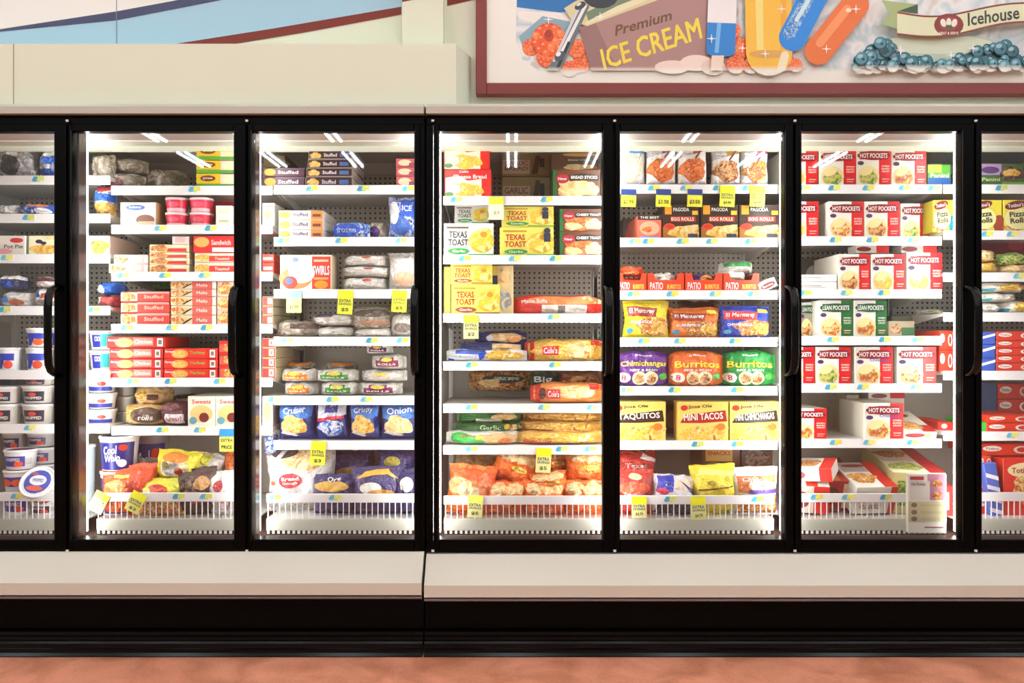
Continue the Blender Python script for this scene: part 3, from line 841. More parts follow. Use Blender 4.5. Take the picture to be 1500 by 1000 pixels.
    # slotted uprights between bays
    for b_ in bays:
        for e_ in SPAN[b_]:
            mb = MB(); mb.box((e_ - .012, YB - .045, .6), (e_ + .012, YB - .013, 2.15), WM); bl(mb, 'upright')
    # doors
    for b_ in bays:
        a0, a1 = DOORS[b_]; g0, g1 = GLS[b_]
        A0, A1, G0, G1 = X(a0), X(a1), X(g0), X(g1)
        mb = MB()
        mb.box((A0, 0, ZD0), (G0, .048, ZD1), BLACK, .003); mb.box((G1, 0, ZD0), (A1, .048, ZD1), BLACK, .003)
        mb.box((G0, 0, ZD0), (G1, .048, ZG0), BLACK, .003); mb.box((G0, 0, ZG1), (G1, .048, ZD1), BLACK, .003)
        mb.box((G0 - .004, -.0012, ZG0 - .004), (G0 - .0015, 0, ZG1 + .004), M('1c1c1a', 'satin')); mb.box((G1 + .0015, -.0012, ZG0 - .004), (G1 + .004, 0, ZG1 + .004), M('1c1c1a', 'satin'))
        d = bl(mb, 'door')
        mb = MB(); mb.box((G0 - .006, .016, ZG0 - .006), (G1 + .006, .022, ZG1 + .006), GLASS); mb.build('glass_pane', d)
        hx = G1 + (A1 - G1) * .42
        zt_, zb_2 = Z(420), Z(549)
        mb = MB()
        pts = [(hx, .004, zt_ + .002), (hx, -.03, zt_ - .004), (hx, -.06, zt_ - .018), (hx, -.078, zt_ - .045), (hx, -.084, zt_ - .09), (hx, -.085, (zt_ + zb_2) / 2), (hx, -.084, zb_2 + .09), (hx, -.078, zb_2 + .045), (hx, -.06, zb_2 + .018), (hx, -.03, zb_2 + .004), (hx, .004, zb_2 - .002)]
        mb.tube(pts, .017, BLACKG, 14, .011); mb.build('handle', d)
        for zz_ in (ZD1 + .012, Z(806.5)):
            mb = MB(); mb.tube([(A0 - .003, .0, zz_ - .004), (A0 - .003, .0, zz_ + .004)], .0065, M('f4f4f0', 'satin'), 10); mb.build('hinge_pin', d)
    tag(c, label, 'freezer')
    return c


XS = X(623)
make_case('freezer_case', 'black framed glass door freezer case standing under the beige soffit box', X(-165), XS - .004, (1, 2, 3), GAPS_L, [(XS - .004, -1)], .006)
make_case('freezer_case', 'black framed glass door freezer case standing under the framed printed sign', XS + .004, X(1694), (4, 5, 6, 7), GAPS_R[1:], [(XS + .004, 1)], -.004)

# hanging shelf tags
def price_tag(b, s, px, py0, py1, c1, c2, words, label, tilt=0, w=22, curl=.0):
    y = (SY if s < 7 else BY) - .003
    k = (D + y) / F; W, H = w * k, (py1 - py0) * k
    mb = MB()
    n = 6
    f = lambda u, v, o: ((u - .5) * W, -o - .006 * math.sin((1 - v) * 2.2) - curl * (1 - v) ** 2, (v - 1) * H)
    V = [f(i / 2, j / n, 0) for j in range(n + 1) for i in range(3)] + [(a, q_ + .0008, e) for a, q_, e in [f(i / 2, j / n, 0) for j in range(n + 1) for i in range(3)]]
    fs = [(j * 3 + i, j * 3 + i + 1, j * 3 + i + 4, j * 3 + i + 3) for j in range(n) for i in range(2)]
    mb.add(V, fs + [tuple(21 + q_ for q_ in g)[::-1] for g in fs], M(c2))
    mb.add(V, [(3 * j, 3 * j + 3, 3 * j + 24, 3 * j + 21) for j in range(n)] + [(3 * j + 2, 3 * j + 5, 3 * j + 26, 3 * j + 23) for j in range(n)], M(c2))
    art = [('r', 0, .66, 1, 1, c1)]
    for (t, v, hh, ww, cc) in words: art.append(('t', t, .5, v, ww, hh, cc))
    paint(mb, art, f, mx=.16, step=.0005)
    o = mb.build('price_tag', loc=(X(px, y), y, Z(py0, y)), rot=(0, math.radians(tilt), 0))
    tag(o, label, 'price tag', 'price tags hanging from the shelf rails')
EXTRA = [('EXTRA', .56, .13, .78, '303840'), ('SAVINGS', .42, .1, .84, '303840')]
def ex(p): return EXTRA + [(p, .18, .16, .5, '404038')]
Y1, Y2 = 'f0ec20', 'f0ec80'
for a in (
    (2, 6, 333, 628, 661, '2c90e0', 'ece860', [('EXTRA', .5, .14, .8, '303840'), ('PRICE', .2, .16, .7, '303840')], 'yellow tag with a bright blue top hanging below the sixth shelf, second door', 0),
    (2, 7, 152, 722, 752, Y1, 'e8e478', ex('$2'), 'slanted yellow tag on the bottom rail below the orange bag, nearest the white tub', 27),
    (2, 7, 206, 722, 752, Y1, 'e8e478', ex('$3'), 'slanted yellow tag on the bottom rail below the small yellow bag, second door', 27),
    (3, 3, 431, 425, 458, '90c8ec', 'f0f090', [('$2.99', .25, .16, .6, '505848')], 'pale blue and yellow tag hanging under the large red pastry carton', 0),
    (3, 3, 507, 425, 460, Y1, 'e8f040', ex('$5'), 'yellow tag hanging under the stack of white bags, third shelf, third door', 3),
    (3, 3, 586, 425, 457, Y1, 'e8f040', ex('$5'), 'yellow tag beside the handle of the third door', 3),
    (3, 6, 467, 646, 681, 'e4f020', 'e8f040', ex('$3'), 'yellow tag hanging over the purple bags in the third door', 3),
    (4, 1, 727, 288, 322, 'f4f040', 'f8f8dc', [('$3', .3, .16, .4, 'b0b090')], 'pale yellow tag hanging below the top shelf beside the yellow toast cartons', 0),
    (4, 3, 690, 461, 496, 'f8f040', 'f4f0a0', ex('$2'), 'yellow tag hanging below the lower yellow toast carton, fourth door', 0),
    (4, 6, 797, 656, 692, 'f8f800', 'f4f0a0', ex('$5'), 'bright yellow tag hanging over the orange bags of rolls', 3),
    (4, 7, 697, 725, 757, 'f4f060', 'f4f0a0', ex('$5'), 'yellow tag on the bottom rail in front of the orange bread bags', 3),
    (5, 1, 921, 277, 303, '24408c', 'f0ec40', [('$2.99', .26, .26, .7, '404030')], 'blue and yellow tag under the white rice bag', 2),
    (5, 1, 972, 277, 303, '24408c', 'f0ec40', [('$3.50', .26, .26, .7, '404030')], 'blue and yellow tag under the magenta chicken bag with orange pieces', 2),
    (5, 1, 1018, 277, 303, '24408c', 'f0ec40', [('$3.50', .26, .26, .7, '404030')], 'blue and yellow tag under the dark red chicken bag', 2),
    (5, 1, 1066, 272, 303, Y1, 'ecf050', ex('$4.99'), 'yellow tag under the golden bag of chicken on the top shelf', 3),
    (5, 1, 1110, 272, 303, Y1, 'ecf050', ex('$4.99'), 'yellow tag under the pink bag nearest the light strip, top shelf', 3),
    (5, 7, 936, 727, 758, 'f8f000', 'f4f0a0', ex('$4.79'), 'yellow tag on the bottom rail below the red bags, fifth door', 0),
    (5, 7, 1022, 727, 761, 'f8f000', 'f4f0a0', ex('$4.79'), 'yellow tag on the bottom rail below the crumpled yellow bag', -3),
):
    price_tag(*a)
# ------------------------------------------------------------------ the goods, bay by bay
P = put
seedn = [0]
def B(b, s, desc, x0, y0, x1, y1=None, base='f0ece4', art=(), cat='bag', **k):
    seedn[0] += 1
    k.setdefault('seed', seedn[0])
    return P(b, s, 'b', desc, cat, x0, y0, x1, y1, base=base, art=art, **k)
def C(b, s, desc, x0, y0, x1, y1=None, base='f4ece0', art=(), cat='carton', **k):
    return P(b, s, 'c', desc, cat, x0, y0, x1, y1, base=base, art=art, **k)
def T(b, s, desc, x0, y0, x1, y1=None, base='f4f2ee', art=(), cat='tub', **k):
    return P(b, s, 't', desc, cat, x0, y0, x1, y1, base=base, art=art, **k)
LR = dict(seal='lr')

# ---- first door
B(1, 1, 'clear bag of dark food with silver folds', -12, 212, 47, base='silver', art=[('e', .4, .4, .3, .3, '3c3030')], d=.12)
B(1, 1, 'blue and silver bag', 50, 216, 88, base='silver', art=[('r', .1, .02, .95, .3, '2458b8'), ('r', .3, .45, .95, .72, '3068c8'), ('e', .5, .82, .3, .12, 'e8e8ec')], d=.14)
B(1, 2, 'bright blue bag with white print', 20, 296, 73, base='2460c8', art=[('e', .35, .4, .2, .25, 'bluebag'), ('e', .75, .35, .18, .25, 'f0f0f4'), ('e', .6, .8, .3, .14, 'e88850')], d=.14, **LR)
B(1, 2, 'pale clear bag', -8, 298, 20, base='whitebag', d=.1)
C(1, 3, 'white pie carton with red oval', -8, 345, 37, art=[('e', .72, .76, .22, .13, 'd82c24'), ('t', 'Pot Pie', .62, .45, .62, .2, '705048'), ('e', .3, .2, .3, .14, 'e8a0a0'), ('r', .5, 0, .9, .07, '6838a0')])
C(1, 3, 'golden dessert carton with blueberries', 42, 345, 86, base='f8ecc8', art=[('e', .5, .3, .46, .26, 'gold'), ('e', .35, .7, .12, .1, '302848'), ('e', .5, .62, .1, .08, '302848'), ('r', .6, .8, 1, .95, 'f0d890')])
B(1, 4, 'dark blue bag with white ends', -10, 402, 28, 424, base='302c50', art=[('r', .2, .2, .7, .6, '2848b0'), ('r', 0, .7, 1, .95, 'e8e4e0')], d=.15, **LR)
B(1, 4, 'pale bag with blue square', -10, 426, 42, base='whitebag', art=[('r', .1, .3, .4, .7, '3c78c8'), ('e', .6, .3, .2, .2, 'c87850')], d=.18, **LR)
B(1, 4, 'maroon and white flat bag', 42, 404, 88, 420, base='whitebag', art=[('r', .1, .5, .9, .9, '6c2838')], d=.15, **LR)
B(1, 4, 'white flat bag with blue and red print', 40, 420, 88, base='e8e4e0', art=[('r', .15, .5, .35, .8, '2c68c0'), ('r', .4, .45, .8, .7, 'b04838'), ('e', .5, .2, .4, .14, 'bcb4a8')], d=.2, **LR)
for (x0, y0, x1, y1, dd, c2) in ((29, 480, 68, 508, 'white tub with blue and orange label', 'f06020'), (29, 509, 66, None, 'white tub with blue and red label', 'e85030'), (-12, 509, 22, None, 'white tub with blue and red label', 'e85030'), (68, 480, 96, 508, 'white tub with pink label', 'e06080')):
    T(1, 5, dd, x0, y0, x1, y1, art=[('r', .18, .08, .9, .86, 'f4f0f4'), ('r', .2, .5, .82, .84, '2c3cb0'), ('e', .62, .3, .16, .2, c2), ('p', [(.24, .1), (.4, .1), (.5, .5), (.3, .5)], '2030a0')])
for (x0, y0, x1, y1) in ((20, 592, 70, None), (20, 565, 70, 591), (25, 551, 70, 565), (-22, 592, 19, None), (-22, 566, 19, 591), (72, 600, 110, None), (72, 574, 110, 599)):
    T(1, 6, 'grey tub with dark label', x0, y0, x1, y1, base='d8d2c8', art=[('r', .22, .15, .78, .8, '2c2038'), ('e', .5, .6, .1, .12, 'd85040'), ('t', 'WHIPPED', .5, .36, .44, .18, 'f0e8e0')])
T(1, 7, 'white tub with red and blue swirl lid', -8, 724, 42, rim='4848a0', art=A_tubl('3038a0'), y=.25)
T(1, 7, 'white tub with orange and blue band', -6, 690, 36, 722, rim='b05060', art=[('r', 0, .3, 1, .8, '3438a0'), ('e', .3, .5, .2, .2, 'e85828'), ('e', .7, .5, .2, .2, 'e85828')], y=.25)
T(1, 7, 'white tub with orange and blue label, upper', -6, 660, 40, 689, rim='7c3c68', art=A_tubl('3038a0', 'e85828'), y=.26)
T(1, 7, 'grey tub at the back with purple label', 30, 634, 70, 655, base='c8c4c0', art=A_tubl('38306c'), y=.4)
T(1, 7, 'grey tub with purple and red label', 33, 656, 74, 680, base='ccc8c4', art=A_tubl('38306c'), y=.4)
T(1, 7, 'grey tub low in the stack with purple label', 33, 681, 74, None, base='ccc8c4', art=A_tubl('38306c'), y=.42)
T(1, 7, 'dark blue tub with white word', -6, 634, 30, 660, base='ccc8c4', art=A_tubl('202868'), y=.42)
T(1, 7, 'white tub tilted to show its blue swirl lid', 29, 718, 80, 754, rim='f4f2f0', lidart=[('e', .5, .5, .46, .46, '3848a8'), ('e', .5, .56, .3, .2, 'f0f0f8'), ('t', 'WHIPPED', .5, .56, .4, .14, '2c38a0'), ('e', .5, .24, .3, .1, 'd86048'), ('e', .3, .8, .14, .06, 'a05878')], art=A_tubl('3038a0', 'd84030'), y=.24, dz=.09).rotation_euler = (.95, .1, 0)
T(1, 7, 'tub with dark label low behind the wires', 35, 735, 76, None, art=A_tubl('30203c'), y=.26)
# goods of this bay seen beside the second door's light strip
B(1, 1, 'dark clear bag', 128, 224, 162, base='greybag', d=.1, door=2)
B(1, 2, 'tall blue bag with golden pastry picture', 132, 268, 161, base='bluebag', art=[('r', .0, .45, 1, .68, '1c60d0'), ('r', 0, .02, 1, .4, 'gold'), ('e', .5, .85, .4, .12, 'c83828')], d=.14, door=2)
C(1, 3, 'white carton with golden cereal squares', 128, 345, 161, art=[('e', .55, .45, .42, .36, 'gold')], side='e8c8b8', door=2)
B(1, 4, 'blue and white bag', 134, 412, 168, 430, base='1c68d8', art=[('e', .3, .4, .24, .34, 'e8f0f8')], d=.2, door=2, **LR)
B(1, 4, 'dark red bag', 134, 431, 171, base='a83c38', art=[('e', .2, .6, .14, .3, 'e8d8c8')], d=.2, door=2, **LR)
for (y0, y1) in ((484, 512), (513, None)):
    T(1, 5, 'white and teal whipped topping tub', 122, y0, 162, y1, art=[('r', .3, .15, .58, .9, '2830a0'), ('t', 'COOL', .5, .66, .2, .3, 'ffffff'), ('r', .58, .2, .95, .95, '30b8b8')], door=2)
for (y0, y1) in ((550, 575), (576, 599), (600, None)):
    T(1, 6, 'white tub with blue band', 118, y0, 160, y1, art=[('r', 0, .1, 1, .4, '303898'), ('e', .66, .6, .12, .16, 'd84838')], door=2)
for (y0, y1) in ((560, 580), (581, 602), (603, None)):
    T(1, 6, 'clear grey tub further back', 163, y0, 192, y1, base='b0aca4', lid='c8c4bc', y=.46, door=2)

# ---- second door
B(2, 1, 'clear crumpled bag of dark food', 136, 228, 206, 251, base='greybag', d=.18, y=.4, **LR)
B(2, 1, 'clear crumpled bag lying flat', 134, 250, 200, base='greybag', art=[('e', .4, .4, .3, .3, '6c3c3c')], d=.2, y=.36, **LR)
B(2, 1, 'dull grey clear bag', 200, 243, 262, base='greybag', d=.2, y=.5, **LR)
for y0, y1 in ((215, 234), (235, 253.5), (254.5, None)):
    C(2, 1, 'yellow and green baked pastry carton', 288, y0, 344, y1, base='f0e8d0', top='c8a020', art=[('r', 0, 0, .62, 1, 'f0c828'), ('r', 0, 0, .62, .28, '60b030'), ('e', .3, .66, .2, .22, '7c3818'), ('t', 'pies', .3, .66, .24, .2, 'f8e8c0'), ('r', .62, 0, 1, .24, '60a840'), ('e', .8, .55, .17, .32, 'f4e8c0')])
C(2, 2, 'white cookie carton with blue logo', 176, 296, 229, base='f8f2e6', side='c0a070', art=[('e', .42, .78, .27, .12, '5078b8'), ('t', 'bakery', .42, .78, .34, .12, 'ffffff'), ('e', .7, .26, .26, .22, '8c6050'), ('r', .5, .06, .95, .2, 'e8c8a8')])
for x0, x1 in ((236, 270), (272, 306)):
    for y0, y1 in ((288, 309), (310, None)):
        T(2, 2, 'clear red-topped tub of pink frozen dessert', x0, y0, x1, y1, base='e03050', lid='f4d8dc', rim='e8a0a8', art=[('r', 0, .0, 1, .3, 'f8c0c4'), ('e', .5, .6, .2, .22, 'f06078')])
C(2, 2, 'white carton with green text before red carton', 316, 301, 340, base='f4f0e0', art=[('r', .1, .6, .9, .8, 'e0dcb8'), ('r', .2, .2, .8, .3, 'c8d0a0')])
C(2, 2, 'red carton behind the white one', 309, 294, 344, base='e03838', y=.62, art=[('r', .2, .2, .8, .8, 'e85850')])
for (x0, y0, x1, y1) in ((167, 373, 217, 386), (160, 386.5, 217, None)):
    C(2, 3, 'cream and red pastry carton lying flat', x0, y0, x1, y1, base='f8e4d0', art=A_snack('f0b8b0', 'pizza', 'f4d8c0', 'Puff'))
for y0, y1 in ((358, 369), (369.5, 377), (377.5, 387), (387.5, None)):
    C(2, 3, 'cream pastry carton with red end panel', 219, y0, 276, y1, base='f4e0b8', art=[('r', .45, .05, .95, .5, 'dc3c30'), ('e', .25, .5, .24, .42, 'pocket'), ('r', .6, .6, .9, .9, 'f8ece0')])
C(2, 3, 'pale blank-ended box on the pastry stack', 252, 346, 276, 357.5, base='f0ddd8', art=[('r', .2, .2, .8, .8, 'e8c0b8')])
C(2, 3, 'red carton with sandwich picture', 283, 345, 345, 370, base='e02c2c', art=[('e', .2, .62, .18, .3, 'e8b060'), ('t', 'Sandwich', .66, .6, .46, .3, 'f8d8d0'), ('r', .45, .05, 1, .3, 'f8e8e0')])
for y0, y1 in ((370.5, 384), (384.5, None)):
    C(2, 3, 'red and cream flat sandwich carton', 285, y0, 344, y1, base='f4dcc8', art=[('r', .36, .1, 1, .7, 'e04434'), ('e', .2, .5, .18, .36, 'cheese'), ('t', 'Toasted', .68, .4, .36, .3, 'f8e0d8')])
B(2, 4, 'dark green bag lying at the back', 214, 413, 250, 425, base='4c7838', d=.2, y=.5, **LR)
for y0, y1 in ((427, 442), (442.5, 458), (458.5, None)):
    C(2, 4, 'red boxed sandwich carton', 177, y0, 248, y1, base='dc4438', top='f0b0a8', art=[('r', 0, .1, .34, .9, 'f4dcb0'), ('e', .16, .5, .14, .42, 'pocket'), ('t', 'Stuffed', .68, .5, .4, .34, 'f8c8b8'), ('r', .34, .8, 1, 1, 'f0a098')])
for y0, y1 in ((412, 423), (423.5, 434), (434.5, 447), (447.5, 461), (461.5, None)):
    C(2, 4, 'cream carton with black slash and red panel', 250, y0, 316, y1, base='f4e0c0', art=[('r', .48, 0, .92, 1, 'e06858'), ('e', .2, .5, .19, .42, 'pizza'), ('p', [(.24, .1), (.3, .1), (.5, .7), (.44, .7)], '302418'), ('r', .93, .1, .99, .9, 'f8f4ec'), ('t', 'Melts', .7, .5, .24, .4, 'f8ece0')])
for y0, y1 in ((412, 434), (434.5, 454), (454.5, None)):
    C(2, 4, 'salmon and cream carton at the frame', 318, y0, 352, y1, base='f0c8b0', art=[('e', .4, .5, .36, .4, 'pizza'), ('r', .6, .1, 1, .4, 'e06050')])
def red5(x0, y0, x1, y1, desc, green=False):
    C(2, 5, desc, x0, y0, x1, y1, base='e02c20', top='b02418', art=[('e', .3, .46, .16, .44, 'f0a048'), ('e', .3, .4, .13, .3, 'gold'), ('t', 'Banquet', .12, .66, .18, .26, 'ffffff'), ('r', .46, .2, .8, .9, 'e83020' if green else 'f49080'),
      ('t', 'Chicken' if not green else 'Turkey', .63, .55, .3, .36, '50c050' if green else 'f8f0e0'), ('r', .87, .12, .97, .86, 'f8f0e8'), ('r', .89, .3, .95, .7, '807068')])
red5(156, 493, 242, 509, 'wide red chicken carton on top of the stack')
for y0, y1 in ((510, 525), (525.5, 539.5), (540, None)): red5(160, y0, 238, y1, 'red chicken carton with pink panel'); red5(240, y0, 318, y1, 'red turkey carton with green word', True)
for y0, y1 in ((499, 516), (516.5, 534), (534.5, None)): C(2, 5, 'red and salmon carton at the frame', 321, y0, 352, y1, base='e8584a', art=[('e', .5, .5, .36, .4, 'pocket'), ('r', 0, .7, .6, 1, 'c82820')])
C(2, 5, 'pale green carton far back', 243, 494, 262, y=.6, base='b8b090')
B(2, 6, 'clear bag of golden bread rolls on top', 186, 567, 240, 594, base='bread', art=[('e', .3, .6, .26, .3, 'gold'), ('r', .55, .3, .8, .6, '604030')], d=.2, y=.36, **LR)
B(2, 6, 'clear bag of golden bread rolls with dark label', 171, 592, 240, base='bread', art=[('e', .2, .6, .2, .34, 'gold'), ('e', .62, .5, .34, .36, '604838'), ('t', 'rolls', .6, .4, .3, .24, 'e8e0d8')], d=.2, **LR)
B(2, 6, 'maroon bag with white label', 226, 588, 276, base='5c2430', art=[('r', .3, .1, .8, .5, 'f0e8e8'), ('t', 'bread', .55, .3, .4, .2, 'b05868'), ('e', .4, .8, .3, .15, '805050')], d=.18, **LR)
B(2, 6, 'small maroon bag behind', 244, 579, 285, 594, base='6c3038', art=[('r', .3, .2, .9, .7, 'd8d0c8')], d=.16, y=.5, **LR)
for x0, x1 in ((275, 315), (316, 356)):
    C(2, 6, 'white dessert carton with cake picture', x0, 580, x1, base='f6ead8', art=[('t', 'Sweets', .5, .82, .7, .14, 'e05040'), ('e', .5, .42, .42, .28, 'f0c880'), ('e', .6, .3, .18, .16, '702828'), ('e', .2, .2, .14, .12, '60a0b0')])
T(2, 7, 'blue whipped topping tub with white script', 133, 640, 190, 691, base='f4f2f2', rim='1c1c40', art=A_cool(), y=.25)
T(2, 7, 'blue whipped topping tub under the top one', 135, 692, 190, None, base='f4f2f2', art=A_cool(), y=.252)
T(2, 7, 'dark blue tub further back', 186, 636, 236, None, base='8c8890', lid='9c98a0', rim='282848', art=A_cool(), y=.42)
T(2, 7, 'clear tub at the light strip', 112, 652, 134, None, base='a8b8bc', art=[], y=.3)
B(2, 7, 'clear bag crumpled beside the tubs', 186, 668, 228, 700, base='silver', d=.14, y=.4)
B(2, 7, 'orange bag of shredded food', 142, 684, 226, base='e8501c', art=[('e', .35, .55, .26, .2, 'f09850'), ('e', .66, .5, .14, .2, 'c83c28'), ('r', .3, .78, .6, .84, 'f0c840'), ('e', .5, .2, .4, .14, 'orangebag')], d=.16, y=.22, ry=-4)
B(2, 7, 'round yellow bag with food picture', 218, 662, 284, 708, base='ecdc38', art=[('e', .5, .5, .34, .3, 'f0e8b8'), ('e', .5, .8, .3, .14, 'e88c30'), ('e', .42, .45, .22, .2, 'silver'), ('e', .62, .4, .1, .12, 'a83020'), ('e', .3, .55, .1, .14, '8c8c40')], d=.16, y=.27, ry=6)
B(2, 7, 'green and yellow clear bag', 272, 666, 320, 706, base='whitebag', art=[('r', .05, .62, .6, .95, 'e0dc50'), ('e', .6, .3, .3, .2, 'd0c8b8')], d=.14, y=.34, ry=10)
B(2, 7, 'flat yellow bag above the rail', 194, 703, 262, base='e4e040', art=[('e', .5, .7, .25, .18, 'd8482c'), ('e', .25, .6, .16, .2, 'f0f080'), ('r', .0, .0, 1, .4, 'pizza')], d=.12, y=.215)
B(2, 7, 'dark brown bag with light print', 258, 688, 318, base='48302c', art=[('e', .4, .6, .3, .24, 'dark'), ('e', .7, .7, .2, .14, 'c89860'), ('r', .4, .3, .8, .4, 'c03838')], d=.14, y=.225, ry=-6)
B(2, 7, 'white bag with red emblem', 302, 692, 358, base='f0ece8', art=[('e', .4, .7, .14, .12, 'b83038'), ('e', .6, .3, .3, .16, 'c8b0b0')], d=.14, y=.22, ry=-8)
B(2, 7, 'tan clear bag at the frame', 322, 664, 356, 706, base='chicken', d=.14, y=.36)

# ---- third door
for y0, y1 in ((246, 258.5), (259, None)): C(3, 1, 'purple and gold flat meal carton', 386, y0, 446, y1, base='503040', art=[('e', .16, .5, .14, .4, 'e09828'), ('t', 'Stuffed', .6, .5, .5, .4, 'f0e8ec'), ('r', .3, .8, 1, 1, '604058')])
C(3, 1, 'dark olive carton at the back', 386, 227, 418, 246, base='5c4c20', y=.4)
for k, (y0, y1) in enumerate(((221, 233), (233.5, 246), (246.5, 258.5), (259, None))):
    C(3, 1, 'dark brown boxed meal carton with pale end', 452 - k * 1.5, y0, 516, y1, base='3c2424', side='b8aca4', top='2c1c1c', art=[('e', .16, .45, .13, .36, 'gold'), ('t', 'Stuffed', .5, .5, .3, .42, 'e8e0f0'), ('r', .72, .25, .92, .7, '5078c0')], sideart=[('r', .08, .15, .92, .85, 'd0c8c0'), ('r', .2, .4, .6, .5, '705c54')], d=.3)
for y0, y1 in ((232, 244.5), (245, 257.5), (258, None)): C(3, 1, 'salmon and cream carton at the frame', 580, y0, 612, y1, base='b85058', art=[('e', .4, .5, .3, .36, 'f0c8a8'), ('r', .6, .1, 1, .5, '7c3848')])
for y0, y1 in ((308, 321.5), (322, 336), (336.5, None)): C(3, 2, 'orange and white flat meal carton', 408, y0, 474, y1, base='f4e8e0', art=[('e', .14, .5, .13, .4, 'f0a040'), ('t', 'Stuffed', .48, .55, .34, .4, '584068'), ('r', .72, .05, .98, .95, 'e08838'), ('r', .76, .3, .94, .6, '703828')])
B(3, 2, 'bright blue lumpy bag', 481, 323, 538, base='bluebag', art=[('e', .4, .5, .4, .4, '1c50c4'), ('t', 'frozen', .45, .5, .5, .3, 'b8d0f8')], d=.16, **LR)
B(3, 2, 'purple and grey clear bag', 534, 322, 575, base='greybag', art=[('e', .3, .4, .24, .3, '5c3080')], d=.16, y=.4, **LR)
B(3, 2, 'tall blue and white bag', 566, 285, 616, base='bluebag', art=[('r', .4, .5, .95, .92, '1c58c8'), ('t', 'ICE', .6, .7, .3, .14, 'f0f4ff'), ('e', .4, .3, .3, .2, '3060b8'), ('e', .2, .6, .16, .26, 'f4f4f4')], d=.16)
C(2, 2, 'white carton standing beside the light strip', 384, 297, 402, base='f0ece0', art=[('e', .5, .5, .34, .2, 'b0a080'), ('r', .2, .8, .9, .9, 'c89090')], door=3)
C(3, 3, 'large red and cream pastry carton', 410, 373, 486, base='f8f0dc', side='c8b898', art=[('r', .62, .04, .98, .95, 'd84028'), ('e', .3, .34, .32, .3, 'f08850'), ('e', .42, .5, .26, .3, 'f8ecd8'), ('e', .2, .22, .14, .18, 'e03c20'), ('e', .18, .26, .07, .08, '3c70c8'), ('e', .8, .16, .13, .12, 'f08c28'),
  ('t', 'SWIRLS', .8, .56, .32, .26, 'ffffff'), ('e', .3, .86, .06, .07, '8090c0'), ('r', .66, .8, .94, .86, 'f8c0a0'), ('r', .66, .3, .94, .36, 'f8a060')], d=.12)
for (x0, y0, x1, y1) in ((494, 371, 565, 389), (492, 387, 572, 405), (494, 404, 566, None)):
    B(3, 3, 'white flat bag with thin print', x0, y0, x1, y1, base='whitebag', art=[('r', .3, .6, .8, .8, 'f4f2ec'), ('r', .3, .3, .8, .4, 'd0c8c0'), ('e', .6, .7, .1, .1, 'd06050')], d=.24, **LR)
B(3, 3, 'tall crumpled white bag', 566, 368, 616, base='whitebag', art=[('e', .5, .3, .3, .2, 'e8b898'), ('e', .6, .66, .3, .2, 'f0ece4')], d=.16)
for y0, y1 in ((372, 384), (384.5, None)): C(2, 3, 'red carton beside the light strip', 384, y0, 401, y1, base='e83c30', art=[('r', .1, .3, .9, .6, 'f8d0c0')], door=3)
for (x0, y0, x1, y1, dd, a) in ((394, 468, 470, None, 'grey flat bag with brown band', [('r', .4, .5, .9, .8, '5c4440')]), (448, 459, 522, 477, 'pale flat bag with purple tip', [('r', .05, .7, .5, .95, '5c4468')]), (455, 477, 518, None, 'pale flat bag under the purple-tipped one', []),
        (506, 447, 577, 484, 'large grey and brown clear bag', [('e', .5, .7, .4, .16, '54483c'), ('e', .6, .3, .3, .1, 'a87860')]), (510, 480, 576, None, 'white bag under the large clear one', []), (566, 458, 612, None, 'pale crumpled bag beside the handle', [('e', .5, .4, .3, .2, '80746c')])):
    B(3, 4, dd, x0, y0, x1, y1, base='greybag' if 'grey' in dd else 'whitebag', art=a, d=.24, **LR)
for y0, y1 in ((434, 448), (448.5, 461), (461.5, None)): C(2, 4, 'red and white carton with side barcode', 384, y0, 400, y1, base='e84c40', side='d0c4a0', art=[('r', .5, .2, .9, .8, 'f4ece8')], door=3, d=.3)
def roll3(x0, y0, x1, y1, c, desc, w='ROLLS', **k): B(3, 5, desc, x0, y0, x1, y1, base='whitebag', art=A_rolls(c, w), d=.2, seal='lr', **k)
roll3(404, 541, 458, 560, 'f08820', 'clear bag of rolls with orange label', ); roll3(410, 560, 460, None, 'f08820', 'clear bag of rolls with orange label')
roll3(456, 541, 520, 560, '3c8c38', 'clear bag of rolls with green label'); roll3(464, 560, 522, None, '3c8c38', 'clear bag of rolls with green label')
roll3(520, 560, 586, None, '801c58', 'clear bag of rolls with maroon label'); roll3(524, 542, 592, 560, 'e0d4cc', 'clear bag of rolls with striped tray edge')
roll3(540, 519, 592, 541.5, '8c2850', 'clear bag of rolls with maroon label'); roll3(532, 503, 572, 518.5, '5c1858', 'small bag of rolls with purple label')
for (x0, x1) in ((405, 456), (470, 520)): B(3, 5, 'clear bag with orange edge further back', x0, 530, x1, 544, base='greybag', art=[('r', .3, .6, .9, .9, 'e89040')], d=.16, y=.5, **LR)
for y0, y1 in ((495, 509), (509.5, 524), (524.5, 538), (538.5, None)): C(2, 5, 'red carton with white barcode, by the strip', 384, y0, 404, y1, base='e82c20', side='c8b890', art=[('r', .5, .2, .85, .85, 'f4ece8'), ('r', .6, .35, .75, .7, '705c58')], door=3, d=.3)
C(2, 6, 'cream carton with pastry picture by the strip', 384, 580, 399, base='f0e8c8', art=[('e', .5, .5, .4, .3, 'f0b878')], door=3)
